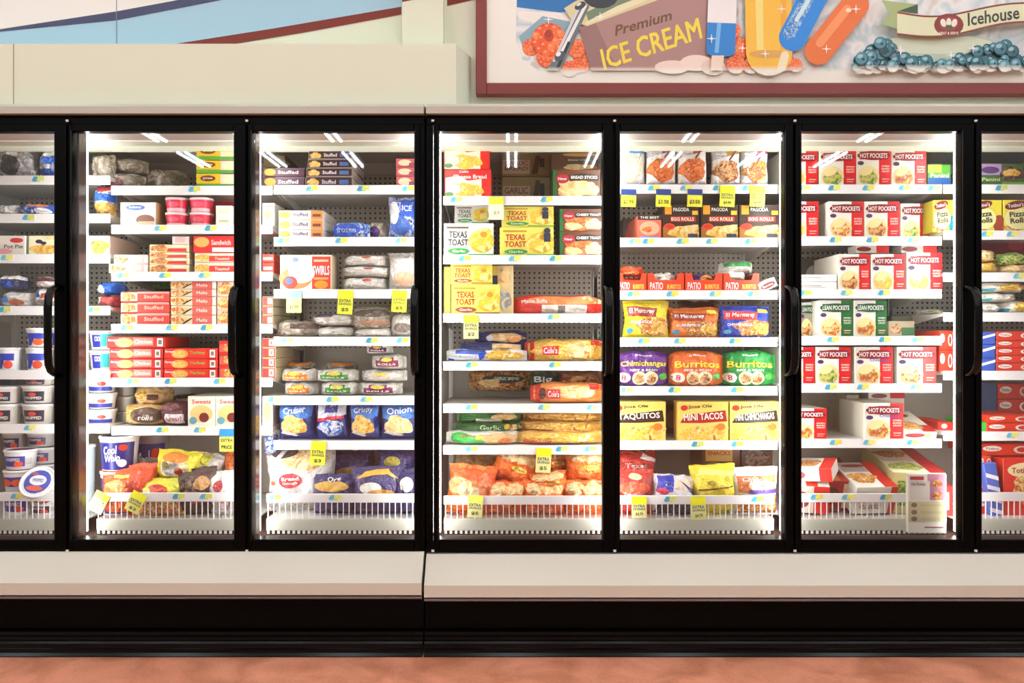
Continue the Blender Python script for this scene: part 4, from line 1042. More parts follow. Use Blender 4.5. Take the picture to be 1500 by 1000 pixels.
for (x0, x1, w, f, dd) in ((402, 459, 'Cruiser', 'gold', 'navy bag with golden fries and light blue panel'), (459, 509, 'Tater', 'whitebag', 'navy bag with white panel and red stripe'), (508, 556, 'Crispy', 'gold', 'navy bag with fries and white swoosh'), (554, 616, 'Onion', 'roll', 'navy bag with pale onion rings')):
    B(3, 6, dd, x0, 590, x1, base='182c78', art=A_blue(f, w) if f != 'whitebag' else [('p', [(.04, .55), (.5, .64), (.96, .68), (.9, .98), (.06, .98)], 'dce0ec'), ('r', .3, .74, .7, .92, '4048a0'), ('p', [(.04, .5), (.9, .6), (.9, .68), (.04, .58)], 'd83040'), ('e', .5, .34, .38, .22, 'bluebag')], d=.14, y=.315)
B(3, 7, 'large white bread bag with red label', 384, 655, 490, base='whitebag', art=[('e', .62, .78, .33, .16, 'bread'), ('e', .3, .9, .2, .07, '403038'), ('p', [(.0, .3), (.08, .6), (.4, .68), (.6, .52), (.96, .8), (.98, .62), (.72, .3)], 'f8f4ec'), ('p', [(.02, .62), (.3, .97), (.36, .95), (.1, .6)], 'f4f0e8'), ('e', .4, .5, .18, .11, 'c82c34'), ('t', 'Bread', .4, .53, .26, .055, 'ffffff'), ('t', 'Dough', .4, .46, .22, .05, 'f8d8d0'), ('e', .12, .46, .05, .03, 'c87850')], d=.2, y=.31, ry=-3)
for (x0, y0, x1, y1, y, a) in ((480, 662, 545, 712, .42, [('e', .55, .4, .4, .16, '9c8030')]), (548, 657, 612, 706, .34, [('e', .4, .6, .2, .16, 'b0a040')]), (452, 698, 522, None, .24, [('e', .45, .74, .4, .12, 'd0a040'), ('t', 'Ore', .5, .9, .3, .08, 'f0ece4')]),
        (510, 686, 590, None, .225, [('p', [(.1, .78), (.3, .92), (.7, .95), (.95, .74), (.7, .86), (.4, .84)], 'f0b040'), ('e', .4, .6, .22, .12, 'f0ece4'), ('e', .6, .5, .26, .08, 'd8a050')]), (574, 690, 616, None, .23, [('e', .5, .7, .26, .16, 'f4ece4')])):
    B(3, 7, 'dark purple bag of potatoes', x0, y0, x1, y1, base='2c2460', art=a, d=.16, y=y)
B(2, 6, 'blue and brown bag by the strip', 384, 634, 402, 668, base='bluebag', y=.34, d=.1, door=3)

# ---- fourth door
for (x0, y0, x1, y1) in ((650, 207, 717, 247.5), (651, 248, 719, None)):
    C(4, 1, 'red and white cheese bread carton', x0, y0, x1, y1, base='e02420', art=[('p', [(.02, .0), (.02, .7), (.3, .78), (.5, .6), (.8, .66), (.8, 0)], 'f8ecd4'), ('e', .5, .26, .32, .26, 'cheese'), ('e', .2, .3, .16, .16, 'whitebag'), ('e', .1, .12, .1, .08, '5c9040'), ('t', "Cole's", .42, .92, .2, .09, 'ffffff'), ('t', 'Cheese Bread', .55, .74, .72, .15, 'ffffff')], d=.14)
for y0, y1 in ((225, 258), (259, None)): C(4, 1, 'dull tan garlic bread stick carton at the back', 735, y0, 806, y1, y=.66, base='a89868', art=[('r', .02, .1, .58, .72, 'd8c8a8'), ('t', 'GARLIC', .3, .58, .48, .2, '8c6058'), ('t', 'BREAD', .3, .34, .48, .18, '8c6058'), ('p', [(.62, .1), (.7, .9), (.8, .9), (.74, .1)], '604020'), ('r', .78, .4, .88, .8, '283040')])  # dimness at the back of the shelf is mixed into these colours
C(4, 1, 'brown bread stick carton at the back', 808, 224, 876, 250, y=.5, base='5c3818', art=[('e', .6, .9, .36, .1, 'e0a050'), ('r', .3, .5, .9, .7, '302818'), ('t', 'BREAD STICKS', .6, .6, .5, .12, 'c8c0a8'), ('e', .6, .2, .36, .16, 'bread')], side='3c7048')  # browns and lettering darkened in colour for the dim spot behind
C(4, 1, 'green and brown bread stick carton', 810, 249, 879, base='205c30', art=A_sticks())
C(4, 2, 'white toast carton at the back', 666, 301, 716, 327, base='f2eee4', art=A_toast(True), y=.4)
C(4, 2, 'white toast carton with green banner', 650, 327, 723, base='f2eee4', art=A_toast(True), d=.14)
C(4, 2, 'yellow toast carton with red lettering', 735, 302, 811, 332.5, base='f0e060', art=A_toast() + [('r', .78, .4, .9, .75, '283048'), ('e', .84, .85, .06, .1, '283048')])
C(4, 2, 'yellow toast carton with red lettering', 732, 333, 811, base='f0e060', art=A_toast() + [('r', .82, .5, .94, .8, '283048'), ('e', .88, .88, .06, .1, '283048')])
for y0, y1 in ((306, 338), (338.5, None)): C(4, 2, 'green and brown cheesy toast carton', 820, y0, 884, y1, base='205c30', art=A_sticks('CHEESY TOAST', 'chicken'))
C(4, 3, 'clear wrapped toast at the end of the stack', 719, 389, 752, base='dcc468', art=[('r', .3, 0, 1, 1, 'e0d0a0'), ('e', .6, .3, .3, .2, 'silver'), ('e', .6, .75, .3, .2, 'bread'), ('r', .0, .55, .3, .8, '303060')], d=.2, y=.36)
C(4, 3, 'yellow toast carton with brown banner', 660, 386, 721, 416, base='f0e050', art=A_toast(False, 'a04820'))
C(4, 3, 'yellow toast carton with brown banner', 661, 416.5, 732, base='f0e050', art=A_toast(False, 'a04820'), d=.14)
C(4, 3, 'plain yellow carton at the strip', 650, 390, 660, base='d8cc60', y=.34)
B(4, 3, 'long red garlic bread bag with barcode', 751, 431, 884, base='d82018', art=[('e', .55, .7, .4, .24, 'f08848'), ('e', .9, .8, .12, .2, 'roll'), ('t', "Mama Bella", .24, .68, .28, .2, 'ffffff'), ('r', .32, .06, .82, .48, 'f4e8dc'), ('r', .5, .1, .58, .44, '807870'), ('r', .36, .14, .46, .4, 'd8c8b8'), ('r', .62, .14, .8, .4, 'd8ccc0')], d=.16, **LR)
B(4, 4, 'navy garlic bread bag at the back', 694, 484, 772, 506, base='20286c', art=[('e', .6, .55, .34, .3, 'bread'), ('e', .74, .4, .14, .2, 'e8a060'), ('e', .3, .5, .07, .2, 'e8e8f0')], d=.15, y=.38, **LR)
B(4, 4, 'dark navy and tan bag in the middle', 672, 500, 770, 515, base='282c68', art=[('r', .5, .1, .95, .8, 'roll')], d=.15, y=.35, **LR)
B(4, 4, 'white and blue garlic bread bag in front', 652, 511, 772, base='f4f4f8', art=[('r', .12, .62, .46, .92, '3858c0'), ('p', [(.42, .1), (.52, .5), (.48, .95), (.4, .7)], '2448c0'), ('e', .72, .5, .24, .4, 'cheese'), ('r', .02, .02, .1, .2, '2458c8'), ('t', 'Bakery', .28, .4, .22, .22, '98a8d8')], d=.15, **LR)
B(4, 4, 'golden garlic toast bag with red end', 769, 496, 886, base='e0b048', art=A_coles('gold'), d=.2, **LR)
B(4, 5, 'dark green and brown garlic bread bag', 686, 542, 788, 574, base='meat', art=[('e', .5, .6, .3, .2, '183020'), ('t', 'GARLIC BREAD', .55, .62, .36, .14, 'e8e4d0'), ('e', .3, .4, .16, .2, 'roll')], y=.6, d=.14, **LR)
B(4, 5, 'dark green bag with white lettering', 778, 546, 822, 570, base='184028', art=[('t', 'Big', .4, .55, .6, .5, 'f4f4f0')], y=.5, d=.14, **LR)
B(4, 5, 'dull red and brown bag at the back', 812, 544, 886, 566, base='a05c38', art=[('e', .5, .4, .4, .3, 'meat')], y=.52, d=.14, **LR)
B(4, 5, 'orange garlic bread bag with red logo', 777, 561, 886, base='f09048', art=[('e', .6, .6, .34, .3, 'roll'), ('r', 0, 0, .14, 1, 'e03020'), ('e', .16, .5, .05, .3, '602818'), ('r', .22, .25, .4, .7, 'e02818'), ('t', "Cole's", .31, .48, .15, .3, 'ffffff'), ('r', .8, .7, 1, .95, 'd83020')], d=.16, **LR)
B(4, 6, 'green garlic bread bag on top', 668, 603, 764, 620, base='247838', art=[('r', .3, .05, .7, .4, 'e8f0e0'), ('e', .75, .6, .2, .3, 'roll')], y=.38, d=.14, **LR)
B(4, 6, 'dark green garlic bread bag in the middle', 662, 619, 764, 634, base='18602c', art=[('t', 'Garlic', .55, .5, .3, .5, 'b8e0b0'), ('e', .8, .6, .05, .3, 'f0d040'), ('e', .9, .5, .1, .3, 'bread')], y=.35, d=.14, **LR)
B(4, 6, 'white and bright green garlic bread bag', 652, 631, 762, base='f0f4e8', art=[('e', .2, .5, .16, .4, '38b850'), ('e', .42, .4, .14, .3, '48c060'), ('e', .46, .55, .06, .2, 'f8d860'), ('e', .74, .45, .24, .4, 'f0c888'), ('e', .8, .3, .1, .2, 'e88850'), ('t', 'Garlic', .3, .7, .2, .16, 'd83828')], d=.15, **LR)
for k, (x0, y0, y1, yy) in enumerate(((766, 603, 620, .4), (762, 617, 635, .36), (758, 632, None, .32))):
    B(4, 6, 'long tan bread loaf bag with red stripe', x0, y0, 886, y1, base='e8b860' if k == 2 else 'd0a050', art=[('e', .5, .5, .44, .4, 'gold' if k < 2 else 'cheese'), ('p', [(.06, .1), (.44, .06), (.44, .14), (.06, .3)], 'd84830'), ('t', 'HOME STYLE', .24, .3, .3, .16, 'c85038')], y=yy, d=.15, **LR)
for k, (x0, y0, x1, y1, y, dd, ry, a) in enumerate((
    (656, 664, 722, 705, .44, 'dark clear bag of bread behind', 10, [('e', .3, .6, .24, .2, 'roll')]), (712, 657, 778, 714, .3, 'slanting orange bag of rolls with yellow badge', 20, None),
    (758, 657, 806, 706, .36, 'bright orange bag behind the hanging tag', -12, None), (786, 658, 836, 700, .4, 'orange bag with clear side', 4, None),
    (828, 659, 890, 712, .3, 'orange bag showing two pale rolls', 2, None), (776, 694, 834, 722, .25, 'folded orange bag top', -6, None),
    (650, 684, 722, None, .225, 'orange bag of curled pale rolls by the strip', 6, [('e', .25, .62, .26, .2, 'roll'), ('e', .5, .5, .3, .12, 'f8e0b0'), ('e', .5, .84, .4, .1, 'f05818'), ('e', .75, .66, .1, .24, 'f08858')]),
    (710, 708, 772, None, .225, 'low orange bag of rolls with small yellow label', 0, None), (766, 706, 830, None, .22, 'low orange bag of rolls with wide yellow label', 0, None), (824, 707, 890, None, .225, 'low orange bag of rolls at the frame', 0, None))):
    B(4, 7, dd, x0, y0, x1, y1, base='orangebag' if k else 'bread', art=A_orange() if a is None else a, d=.15, y=y, ry=ry)

# ---- fifth door
B(5, 1, 'white and blue bag of rice', 905, 204, 947, base='e8ecee', art=[('r', .4, .7, 1, .98, '4890d0'), ('e', .5, .4, .42, .3, 'rice'), ('t', 'Rice', .3, .8, .4, .1, '4060a0'), ('p', [(.7, .5), (.8, .7), (1, .9), (.95, .95)], '8090a8')], d=.06, p=5, crk=.003)
for (x0, x1, y0, c, f, dd) in ((947, 992, 206, 'a0206c', 'chicken', 'magenta bag of orange chicken'), (993, 1037, 207, 'a81c34', 'chicken', 'dark red bag of chicken pieces'), (1043, 1086, 212, 'c8a040', 'meat', 'gold and grey bag of chicken fillets'), (1086, 1127, 212, 'b83068', 'pocket', 'pink bag of breaded pieces')):
    B(5, 1, dd, x0, y0, x1, base='d8d4d0' if c != 'a81c34' else 'c8c4c0', art=A_tyson(c, f), d=.06, p=5, crk=.003)
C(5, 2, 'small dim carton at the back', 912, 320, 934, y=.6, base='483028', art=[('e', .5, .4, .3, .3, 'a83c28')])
C(5, 2, 'small tapered shrimp carton', 934, 315, 969, base='e86c54', art=[('r', 0, .8, 1, 1, '382018'), ('t', 'THE BEST', .5, .9, .8, .1, 'f8f0e8'), ('e', .5, .45, .42, .3, 'f0a888'), ('e', .4, .4, .2, .12, 'chicken'), ('r', .1, .03, .9, .12, '8090d0')])
for x0, x1 in ((971, 1024), (1027, 1081), (1083, 1141)):
    C(5, 2, 'dark egg roll carton', x0, 300, x1, base='3a2010', side='281810', art=A_pagoda())
for k, (x0, x1) in enumerate(((905, 947), (949, 1002), (1004, 1058), (1060, 1112))):
    P(5, 3, 'y', ['red burrito tray by the door frame', 'red burrito tray with white wrapped burritos', 'red burrito tray with purple wrapped burritos', 'red burrito tray under the green and white pack'][k], 'tray', x0, 400, x1)
B(5, 3, 'orange wrapped burrito pack', 905, 389, 946, 404, base='e85820', art=[('t', 'BURRITO', .4, .3, .7, .24, 'f8c890')], y=.345, d=.12, **LR)
B(5, 3, 'white wrapped burrito in its tray', 957, 398, 994, 417, base='f0ece4', y=.335, d=.2, **LR)
B(5, 3, 'purple wrapped burrito in its tray', 1016, 399, 1050, 416, base='5c2878', art=[('e', .6, .5, .3, .3, 'e8a040')], y=.335, d=.2, **LR)
B(5, 3, 'green and white wrapped burrito pack', 1058, 381, 1108, 399, base='e8f0e4', art=[('r', .1, .5, .9, .9, '30a04c'), ('e', .5, .2, .3, .14, 'e8e4dc')], y=.35, d=.16, **LR)
B(5, 3, 'clear bag in the last tray', 1056, 394, 1100, 414, base='e8e4dc', y=.338, d=.2, **LR)
C(5, 3, 'white carton tilted at the strip with red oval', 1114, 408, 1141, 422, base='f4f0ea', art=[('e', .5, .45, .42, .3, '7c2820'), ('t', 'Burrito', .5, .45, .6, .2, 'f4ece4')], ry=-25, d=.1, dz=-.005)
B(5, 4, 'yellow bag of taquitos', 914, 439, 982, base='f0d020', art=A_monte('f0d828', 'TAQUITOS'), d=.09, p=4, y=.315)
B(5, 4, 'orange bag of burritos with red logo', 980, 450, 1057, base='e87824', art=A_monte('e87c2c', 'BURRITOS'), d=.09, p=4, y=.33)
B(5, 4, 'blue bag of chimichangas with red logo', 1056, 447, 1132, base='2038a8', art=A_monte('2038a8', 'CHIMICHANGA'), d=.09, p=4, y=.315)
B(5, 4, 'brown bag behind the orange one', 996, 440, 1054, y=.5, base='7c4430', d=.08)
for (x0, x1, c, w, dd) in ((902, 984, '5c1c80', 'Chimichangas', 'purple bag with yellow lettering'), (982, 1062, 'e0681c', 'Burritos', 'orange bag with yellow lettering'), (1059, 1139, '108c38', 'Burritos', 'green bag with yellow lettering')):
    B(5, 5, dd, x0, 513, x1, base=c, art=A_burr(c, w), d=.09, p=5, y=.315, **LR)
for (x0, x1, w, w2, c, dd) in ((897, 975, 'TAQUITOS', None, '381c10', 'yellow taquito carton'), (993, 1067, 'MINI TACOS', None, 'a81c18', 'yellow carton of mini tacos with red banner'), (1069, 1142, 'MINI CHIMICHANGAS', 'CHEESE STEAK', '302010', 'yellow carton of mini chimichangas with dark banner')):
    C(5, 6, dd, x0, 588, x1, base='f0cc60', top='f8e070', art=A_jose(w, w2, c), d=.1)
C(5, 6, 'brown carton in the gap behind', 970, 592, 996, y=.6, base='583418', art=[('e', .5, .5, .3, .3, '8c5c28')])
for (x0, y0, x1, y1, y, dd, a) in ((900, 651, 950, 676, .46, 'dull red and tan bag at the back', [('e', .6, .6, .3, .3, 'pocket')]), (898, 664, 966, 700, .34, 'red bag with clear edge and white script', [('t', 'Texas', .5, .5, .5, .2, 'f0e0d8'), ('p', [(.6, .8), (.95, .6), (.98, .7), (.7, .95)], 'f0e8e4')]),
        (896, 690, 962, None, .225, 'red bag with yellow badge', [('e', .55, .86, .16, .06, 'f8d8a0'), ('e', .5, .62, .4, .14, 'e86040'), ('t', 'Tyson', .4, .5, .3, .08, 'f8f0e8')])):
    B(5, 7, dd, x0, y0, x1, y1, base='b8281c', art=a, y=y, d=.15)
B(5, 7, 'blue and white bag of chicken', 954, 698, 1021, base='e8e4e8', art=[('p', [(.06, .6), (.12, .95), (.5, .98), (.44, .62)], '2838b0'), ('e', .7, .8, .24, .12, 'f0d8c0'), ('p', [(.6, .9), (.98, .66), (.98, .5), (.8, .7)], '302c70'), ('e', .2, .62, .14, .08, 'd03860'), ('r', .1, .02, .95, .5, '242848')], y=.23, d=.15, ry=4)
C(5, 7, 'brown boxed carton at the back', 1028, 650, 1084, 692, y=.5, base='6c3414', art=[('r', .1, .4, .8, .8, 'd8a848'), ('t', 'SNACKS', .45, .68, .6, .14, 'c02820'), ('e', .5, .2, .4, .2, 'dark')], dz=0)
C(5, 7, 'dark brown boxed carton at the back', 1086, 650, 1132, 692, y=.5, base='4c2810', art=[('e', .5, .5, .4, .3, 'dark'), ('r', .1, .06, .9, .24, 'b07038')])
B(5, 7, 'crumpled yellow bag', 1018, 683, 1086, base='f0d830', art=[('p', [(.05, .78), (.25, .96), (.95, .86), (.95, .78), (.3, .84)], 'fcf080'), ('e', .4, .68, .1, .05, 'a89020'), ('p', [(.1, .56), (.9, .6), (.9, .57), (.1, .52)], '705818')], y=.23, d=.16, ry=-3)
B(5, 7, 'white-edged bag with orange lettering', 1074, 687, 1146, base='f4f0f0', art=[('p', [(.1, .5), (.1, .84), (.9, .86), (.92, .5)], 'e8844c'), ('t', 'Chick', .4, .78, .4, .08, 'fff8f0'), ('e', .6, .66, .3, .1, 'f0d0b8'), ('r', .3, .5, .96, .58, '4c3090'), ('r', .1, .04, .95, .46, 'meat')], y=.22, d=.15)
C(5, 7, 'brown carton low behind the wires', 1028, 740, 1140, None, y=.3, base='8c6438', art=[('e', .3, .5, .2, .3, 'dark'), ('e', .7, .5, .2, .3, 'meat')], d=.1) if False else None

# ---- sixth door
HPF = ['pocket', 'green', 'pizza', 'meat', 'cheese']
def hp(s, x0, y0, x1, y1, dd, f=0, **k): return C(6, s, dd, x0, y0, x1, y1, base='f4eee0', side='f0e8d8', art=A_hp(HPF[f % 5], **k.pop('a', {})), cat='carton', d=k.pop('d', .3), **k)
hp(1, 1146, 220, 1198, None, 'white and red sandwich carton cut by the frame', 4); hp(1, 1200, 219, 1254, None, 'white and red sandwich carton with broccoli pocket', 1); hp(1, 1253.5, 217, 1305, None, 'white and red sandwich carton with pepper pocket', 1); hp(1, 1305.5, 219, 1357, None, 'white and red sandwich carton with yellow corner print', 0)
C(7, 1, 'small green meal carton', 1359, 241, 1393, base='58a838', art=[('r', 0, 0, 1, .4, '2c5ca0'), ('r', 0, .62, .6, 1, 'a8e050'), ('t', 'Panini', .5, .5, .8, .2, 'f0f8e8')], door=6, y=.33)
hp(2, 1146, 295, 1199, None, 'white and red sandwich carton cut by the frame', 4); hp(2, 1213, 295, 1265, None, 'white and red sandwich carton with purple seal', 2); hp(2, 1266, 295, 1317.5, None, 'white and red sandwich carton with meat pocket', 3); hp(2, 1319, 298, 1362, None, 'set back dull red sandwich carton', 1, y=.42)
C(7, 2, 'yellow pizza roll carton at the strip', 1367, 293, 1398, base='f0dc38', art=A_pizza(), door=6)
hp(3, 1228, 372, 1274, None, 'white and red carton with steak pocket', 3); hp(3, 1276, 372, 1326, None, 'white and red carton with cheese pocket', 4); hp(3, 1328, 370, 1380, None, 'white and red carton with egg pocket', 4)
for (y0, y1) in ((402, 412), (412.5, None)): C(6, 3, 'white flat sandwich carton with pale edge', 1168, y0, 1226, y1, base='f2eee8', flat=True, edge=[('r', .1, .4, .6, .5, 'a09890'), ('r', .1, .6, .7, .66, 'b8b0a8')], d=.2)
for x0, x1 in ((1254, 1302), (1320, 1372)): C(6, 3, 'flat carton lying on the row behind', x0, 359, x1, 370.5, base='f0e8e0', y=.36, d=.1, art=[('e', .24, .5, .22, .3, '903038'), ('r', .62, 0, 1, 1, 'e02c28')])
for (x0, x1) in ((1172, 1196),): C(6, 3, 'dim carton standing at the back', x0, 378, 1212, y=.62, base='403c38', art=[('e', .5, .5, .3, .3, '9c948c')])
C(6, 4, 'dim green carton at the frame', 1172, 443, 1198, base='a0988c', art=A_lean('meat'), y=.4)  # base greyed, so the shade here is part of the colour
C(6, 4, 'green and white sandwich carton with tomato pocket', 1199, 440, 1249, base='f4eee0', art=A_lean('pizza')); C(6, 4, 'green and white sandwich carton with chicken pocket', 1250.5, 440, 1299, base='f4eee0', art=A_lean('pocket'))
C(6, 4, 'dull flat carton with green edge', 1301, 470, 1340, base='b0a080', top='6c6440', y=.45, art=[('r', .5, .1, 1, .6, '2c6838'), ('e', .3, .5, .2, .3, 'meat')]); C(6, 4, 'dull carton with yellow print at the back', 1306, 462, 1336, y=.6, base='6c6848', art=[('e', .4, .4, .3, .3, 'green')])
B(7, 4, 'pale clear bag at the strip', 1352, 452, 1392, base='whitebag', art=[('e', .5, .5, .3, .3, 'd0c8a0')], y=.5, d=.14, door=6, **LR)
hp(5, 1143, 508, 1193.5, None, 'white and red sandwich carton cut by the frame', 0); hp(5, 1195, 508, 1246, None, 'white and red carton with olive pocket', 1); hp(5, 1252, 508, 1308, None, 'white and red carton with blue word and leaf', 0, a=dict(extra='Croissant')); hp(5, 1314, 508, 1371, None, 'paler white and red carton with egg pocket', 2, a=dict(red='e04038'))
hp(6, 1156, 598, 1211, None, 'white and red carton cut by the frame', 0); hp(6, 1266, 590, 1323, None, 'white and red carton with blue word', 0, a=dict(extra='Croissant'), y=.32)
C(6, 6, 'white carton standing behind, top panel showing', 1272, 574, 1325, y=.66, base='f0e8dc', art=[('e', .3, .9, .22, .06, '803038'), ('r', .6, .84, 1, 1, 'd82c28')], d=.1)
C(6, 6, 'pale narrow carton turned sideways', 1240, 578, 1258, y=.66, base='d8ccb0', art=[('e', .5, .5, .3, .3, 'gold')])
C(6, 6, 'white sandwich carton lying flat', 1324, 632, 1373, None, base='f4eee0', flat=True, d=.28, tip=15, art=[('r', .6, .0, 1, .3, 'c02820'), ('e', .4, .3, .34, .22, 'pizza'), ('e', .4, .76, .36, .1, '803038')], edge=[('e', .35, .5, .3, .3, 'b03038'), ('e', .75, .5, .12, .3, 'e8c080')])
C(7, 6, 'red and tan carton lying at the strip', 1374, 618, 1397, None, base='d83428', y=.4, art=[('e', .4, .5, .2, .3, 'f0e8e0')], door=6)
C(6, 7, 'white and red carton tipped over the pile', 1158, 686, 1216, 706, base='f4eee8', flat=True, d=.15, tip=12, rz=-32, ry=-4, art=[('r', .7, 0, 1, 1, 'd02820'), ('e', .36, .5, .32, .3, 'meat')], edge=[('r', .7, 0, 1, 1, 'e02820'), ('e', .2, .5, .16, .3, '903038')], y=.24)
C(6, 7, 'red-striped carton leaning at the frame', 1160, 712, 1214, None, base='f0e0d0', flat=True, d=.2, tip=20, rz=-14, art=[('r', .4, 0, .7, 1, 'e02c20'), ('e', .85, .5, .16, .3, 'pocket')], edge=[('r', .6, 0, 1, 1, 'd82820'), ('e', .3, .5, .2, .3, '903038')], y=.23)
C(6, 7, 'dark red carton lying behind the tipped one', 1206, 704, 1258, None, base='b02c28', flat=True, d=.24, tip=18, art=[('r', 0, 0, .5, .6, 'c07840'), ('r', .5, .3, 1, 1, '701c1c')], edge=[('e', .3, .5, .2, .3, '602020'), ('r', .6, .1, .9, .9, 'e8c8a0')], y=.29)
C(6, 7, 'white and red carton lying in the middle', 1254, 713, 1318, None, base='f4ece0', flat=True, d=.24, tip=19, rz=6, art=[('r', .68, 0, 1, 1, 'c82420'), ('e', .36, .36, .34, .2, 'pocket'), ('r', .04, .6, .66, .96, 'b0a8a0'), ('e', .4, .84, .3, .06, '803038')], edge=[('t', 'HOT POCKETS', .4, .74, .5, .16, '903038'), ('t', 'HOT POCKETS', .4, .3, .6, .1, 'b0a8a0'), ('r', .84, 0, 1, 1, 'c82420')], y=.23)
def slope(x0, y0, x1, dd, f, yy, z): return None
C(6, 7, 'long multi-panel carton sloping to the back', 1310, 692, 1384, None, base='f0e4c8', flat=True, d=.48, tip=8, rz=-7, art=[('r', .7, 0, 1, 1, 'b82428'), ('e', .36, .2, .33, .13, 'green'), ('e', .36, .64, .33, .13, 'pocket'), ('r', .04, .36, .66, .48, 'd0c8c0'), ('e', .4, .9, .3, .05, '803038')], edge=[('r', .1, .2, .5, .8, 'green')], side='d8d090', y=.26)
C(6, 7, 'red carton end beside the strip', 1376, 712, 1400, None, base='e03028', y=.26, art=[('r', .2, .2, .6, .8, 'f8b0a0')])
o = C(6, 7, 'white carton stood back-first against the rail', 1331, 694, 1386, 781, base='d8d4c8', side='d0ccc0', y=.165, d=.028, rz=-2, ry=0, art=[('r', .5, .56, 1, 1, 'b07890'), ('r', .04, .56, .56, .88, 'c4c0b8'), ('r', 0, .2, 1, .54, 'bcb48c'), ('r', .04, .9, .4, .96, 'a02838'), ('t', 'Hot Pockets', .26, .83, .36, .05, '403c38'),  # white and print greyed in colour, as shade outside the strip light
   ('e', .76, .84, .13, .07, 'meat'), ('e', .76, .64, .13, .07, 'meat'), ('e', .14, .48, .08, .04, '706050'), ('e', .14, .36, .08, .04, '706050'), ('e', .14, .25, .08, .04, '706050'), ('r', .3, .46, .9, .5, 'b0a888'), ('r', .3, .34, .9, .38, 'b0a888'), ('r', .3, .23, .8, .27, 'b0a888'), ('r', .4, .1, .9, .12, '903038')])

# ---- seventh door
for x0, x1 in ((1434, 1500), (1501, 1560)): C(7, 1, 'green and purple snack carton', x0, 240, x1, base='4c6c30', art=[('r', 0, .5, .5, 1, 'b8a0d0'), ('e', .25, .72, .2, .16, '604078'), ('t', 'Panini', .26, .3, .4, .16, 'c8e8a0'), ('e', .72, .55, .27, .3, 'dark'), ('e', .72, .6, .2, .16, 'gold'), ('r', .5, .02, 1, .18, '78b838')])
for k, (x0, x1, c) in enumerate(((1422, 1467, 'a04020'), (1470, 1517, '48a830'))): C(7, 2, ['yellow pizza roll carton cut by the frame', 'yellow pizza roll carton with green ring'][k], x0, 293, x1, base='f4e040', art=A_pizza(c))
C(7, 3, 'crimson carton wall at the back', 1432, 350, 1512, 374, y=.62, base='a01838', art=[('e', .7, .6, .14, .3, 'd83848')], dz=0)
for (x0, y0, x1, y1, c) in ((1420, 363, 1470, 384, 'roll'), (1418, 382, 1474, None, 'cheese'), (1468, 368, 1515, 388, 'green'), (1472, 386, 1520, None, 'bread')): B(7, 3, 'yellow and tan bag of frozen food', x0, y0, x1, y1, base=c, d=.2, **LR)
for (x0, y0, x1, y1, c) in ((1448, 412, 1515, 428, 'cheese'), (1446, 428, 1500, 442, 'whitebag'), (1436, 443, 1475, None, 'whitebag'), (1474, 440, 1520, None, 'cheese')):
    B(7, 4, 'white and yellow flat bag', x0, y0, x1, y1, base='f0e8d8', art=[('e', .6, .5, .34, .36, c), ('r', .02, .1, .2, .4, '48a8b8')], d=.2, **LR)
def redbox(b, s, x0, y0, x1, y1, dd, **k): return C(b, s, dd, x0, y0, x1, y1, base='d8381c', art=[('e', .22, .6, .18, .24, 'f8f0e8'), ('t', 'Totino', .22, .6, .26, .2, 'a81c1c'), ('e', .78, .5, .16, .32, 'f4e8dc'), ('e', .78, .5, .1, .22, 'c83c28')], **k)
for y0, y1 in ((485, 498), (498.5, 509), (509.5, 520), (520.5, 531), (531.5, None)): redbox(7, 5, 1460, y0, 1516, y1, 'red-orange pizza box lying in the tall stack', d=.26)
for y0, y1 in ((486, 504), (504.5, 524), (524.5, None)): C(7, 5, 'blue pizza box end with white stripes', 1430, y0, 1458, y1, base='3c5cc0', art=[('p', [(0, .3), (1, .7), (1, .9), (0, .5)], 'f0f0f4')], d=.26)
for y0, y1 in ((484, 512), (512.5, None)): redbox(7, 5, 1376, y0, 1396, y1, 'red carton edge at the strip', door=6)
for y0, y1 in ((608, 619), (619.5, None)):
    redbox(7, 6, 1446, y0, 1512, y1, 'red pizza box in the low stack', d=.26)
C(7, 6, 'bright green box end', 1432, 618, 1445, base='38d048', y=.33)
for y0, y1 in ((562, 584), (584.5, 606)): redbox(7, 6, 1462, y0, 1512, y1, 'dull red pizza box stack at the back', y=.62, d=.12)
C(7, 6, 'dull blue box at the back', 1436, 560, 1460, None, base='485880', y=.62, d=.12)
redbox(7, 7, 1436, 650, 1514, 667, 'dark red pizza box across the top', d=.28, y=.34)
C(7, 7, 'blue and white striped pizza box stood on edge', 1452, 678, 1470, None, base='4868c0', art=[('p', [(0, .1 + i * .22), (1, 0 + i * .22), (1, .08 + i * .22), (0, .18 + i * .22)], 'f0e8f0') for i in range(4)], y=.26, ry=-8, d=.2)
C(7, 7, 'large red pizza box standing', 1470, 672, 1530, None, base='d83020', y=.27, d=.1, art=[('e', .6, .8, .5, .14, 'f4e0b0'), ('t', "Totino's", .5, .8, .6, .1, 'a01c1c'), ('e', .6, .45, .4, .24, 'pizza')])
for y0, y1 in ((668, 684), (684.5, 702), (702.5, 720)): redbox(7, 7, 1434, y0, 1452, y1, 'red box end in the bin', y=.3, d=.2)
redbox(7, 7, 1434, 721, 1460, None, 'lowest red box end in the bin', y=.3, d=.2)
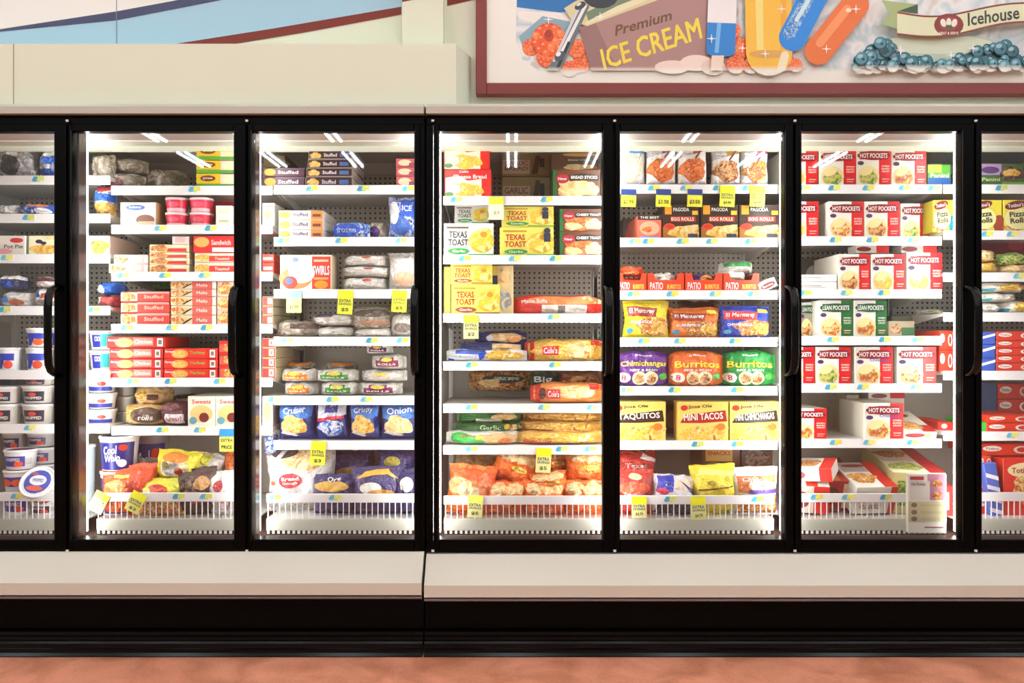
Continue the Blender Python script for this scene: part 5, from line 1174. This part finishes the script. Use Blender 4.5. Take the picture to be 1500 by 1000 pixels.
# ------------------------------------------------------------------ labels that tell the goods apart
DOORN = {i + 1: ORD[i] + ' door' for i in range(7)}
DOORN[1] = 'first door'; DOORN[7] = 'seventh door'
from collections import defaultdict
gr = defaultdict(list)
for it in ITEMS: gr[it['desc'], it['b'], it['s']].append(it)
for (desc, b_, s_), L in gr.items():
    base = f"{desc}, {SHN[s_ - 1]}, {DOORN[b_]}"
    if len(L) == 1: L[0]['o']['label'] = base; continue
    cols = []
    for it in sorted(L, key=lambda i: i['x']):
        for c_ in cols:
            if abs(c_[0]['x'] - it['x']) < 14: c_.append(it); break
        else: cols.append([it])
    for k, c_ in enumerate(cols):
        c_.sort(key=lambda i: -i['z'])
        for j, it in enumerate(c_):
            q_ = ''
            if len(c_) > 1: q_ = ('topmost' if j == 0 else 'lowest' if j == len(c_) - 1 else ORD[j] + ' down')
            if len(cols) > 1: q_ += (' ' if q_ else '') + f'{ORD[k]} along'
            it['o']['label'] = f"{desc}, {q_}, {SHN[s_ - 1]}, {DOORN[b_]}"
PL = {'carton': 'cartons', 'bag': 'bags', 'tub': 'tubs', 'tray': 'trays'}
for it in ITEMS:
    it['o']['group'] = f"{PL[it['cat']]} in the bottom bin of the {DOORN[it['b']]}" if it['s'] == 7 else f"{PL[it['cat']]} on the {SHN[it['s'] - 1]} behind the {DOORN[it['b']]}"
    n = len(it['o']['label'].replace(',', ' ').split())
    if n > 16: print('LONG', n, it['o']['label'])

# ------------------------------------------------------------------ camera, world, view
cam = bpy.data.cameras.new('camera'); cam.lens = 28.8; cam.sensor_width = 36
co = bpy.data.objects.new('camera', cam); COL.objects.link(co)
co.location = (0, -D, HC); co.rotation_euler = (math.pi / 2, 0, 0); cam.clip_start = .05
S.camera = co
w = bpy.data.worlds.new('store_air'); S.world = w; w.use_nodes = True
w.node_tree.nodes['Background'].inputs[0].default_value = (1, .99, .97, 1); w.node_tree.nodes['Background'].inputs[1].default_value = AMB
S.view_settings.view_transform = 'Standard'; S.view_settings.look = 'None'; S.view_settings.gamma = 1; S.view_settings.use_curve_mapping = False
S.view_settings.exposure = EXPO
S.cycles.max_bounces = 8; S.cycles.transparent_max_bounces = 12; S.cycles.diffuse_bounces = 3; S.cycles.glossy_bounces = 3
S.cycles.caustics_reflective = False; S.cycles.caustics_refractive = False; S.cycles.sample_clamp_indirect = 6
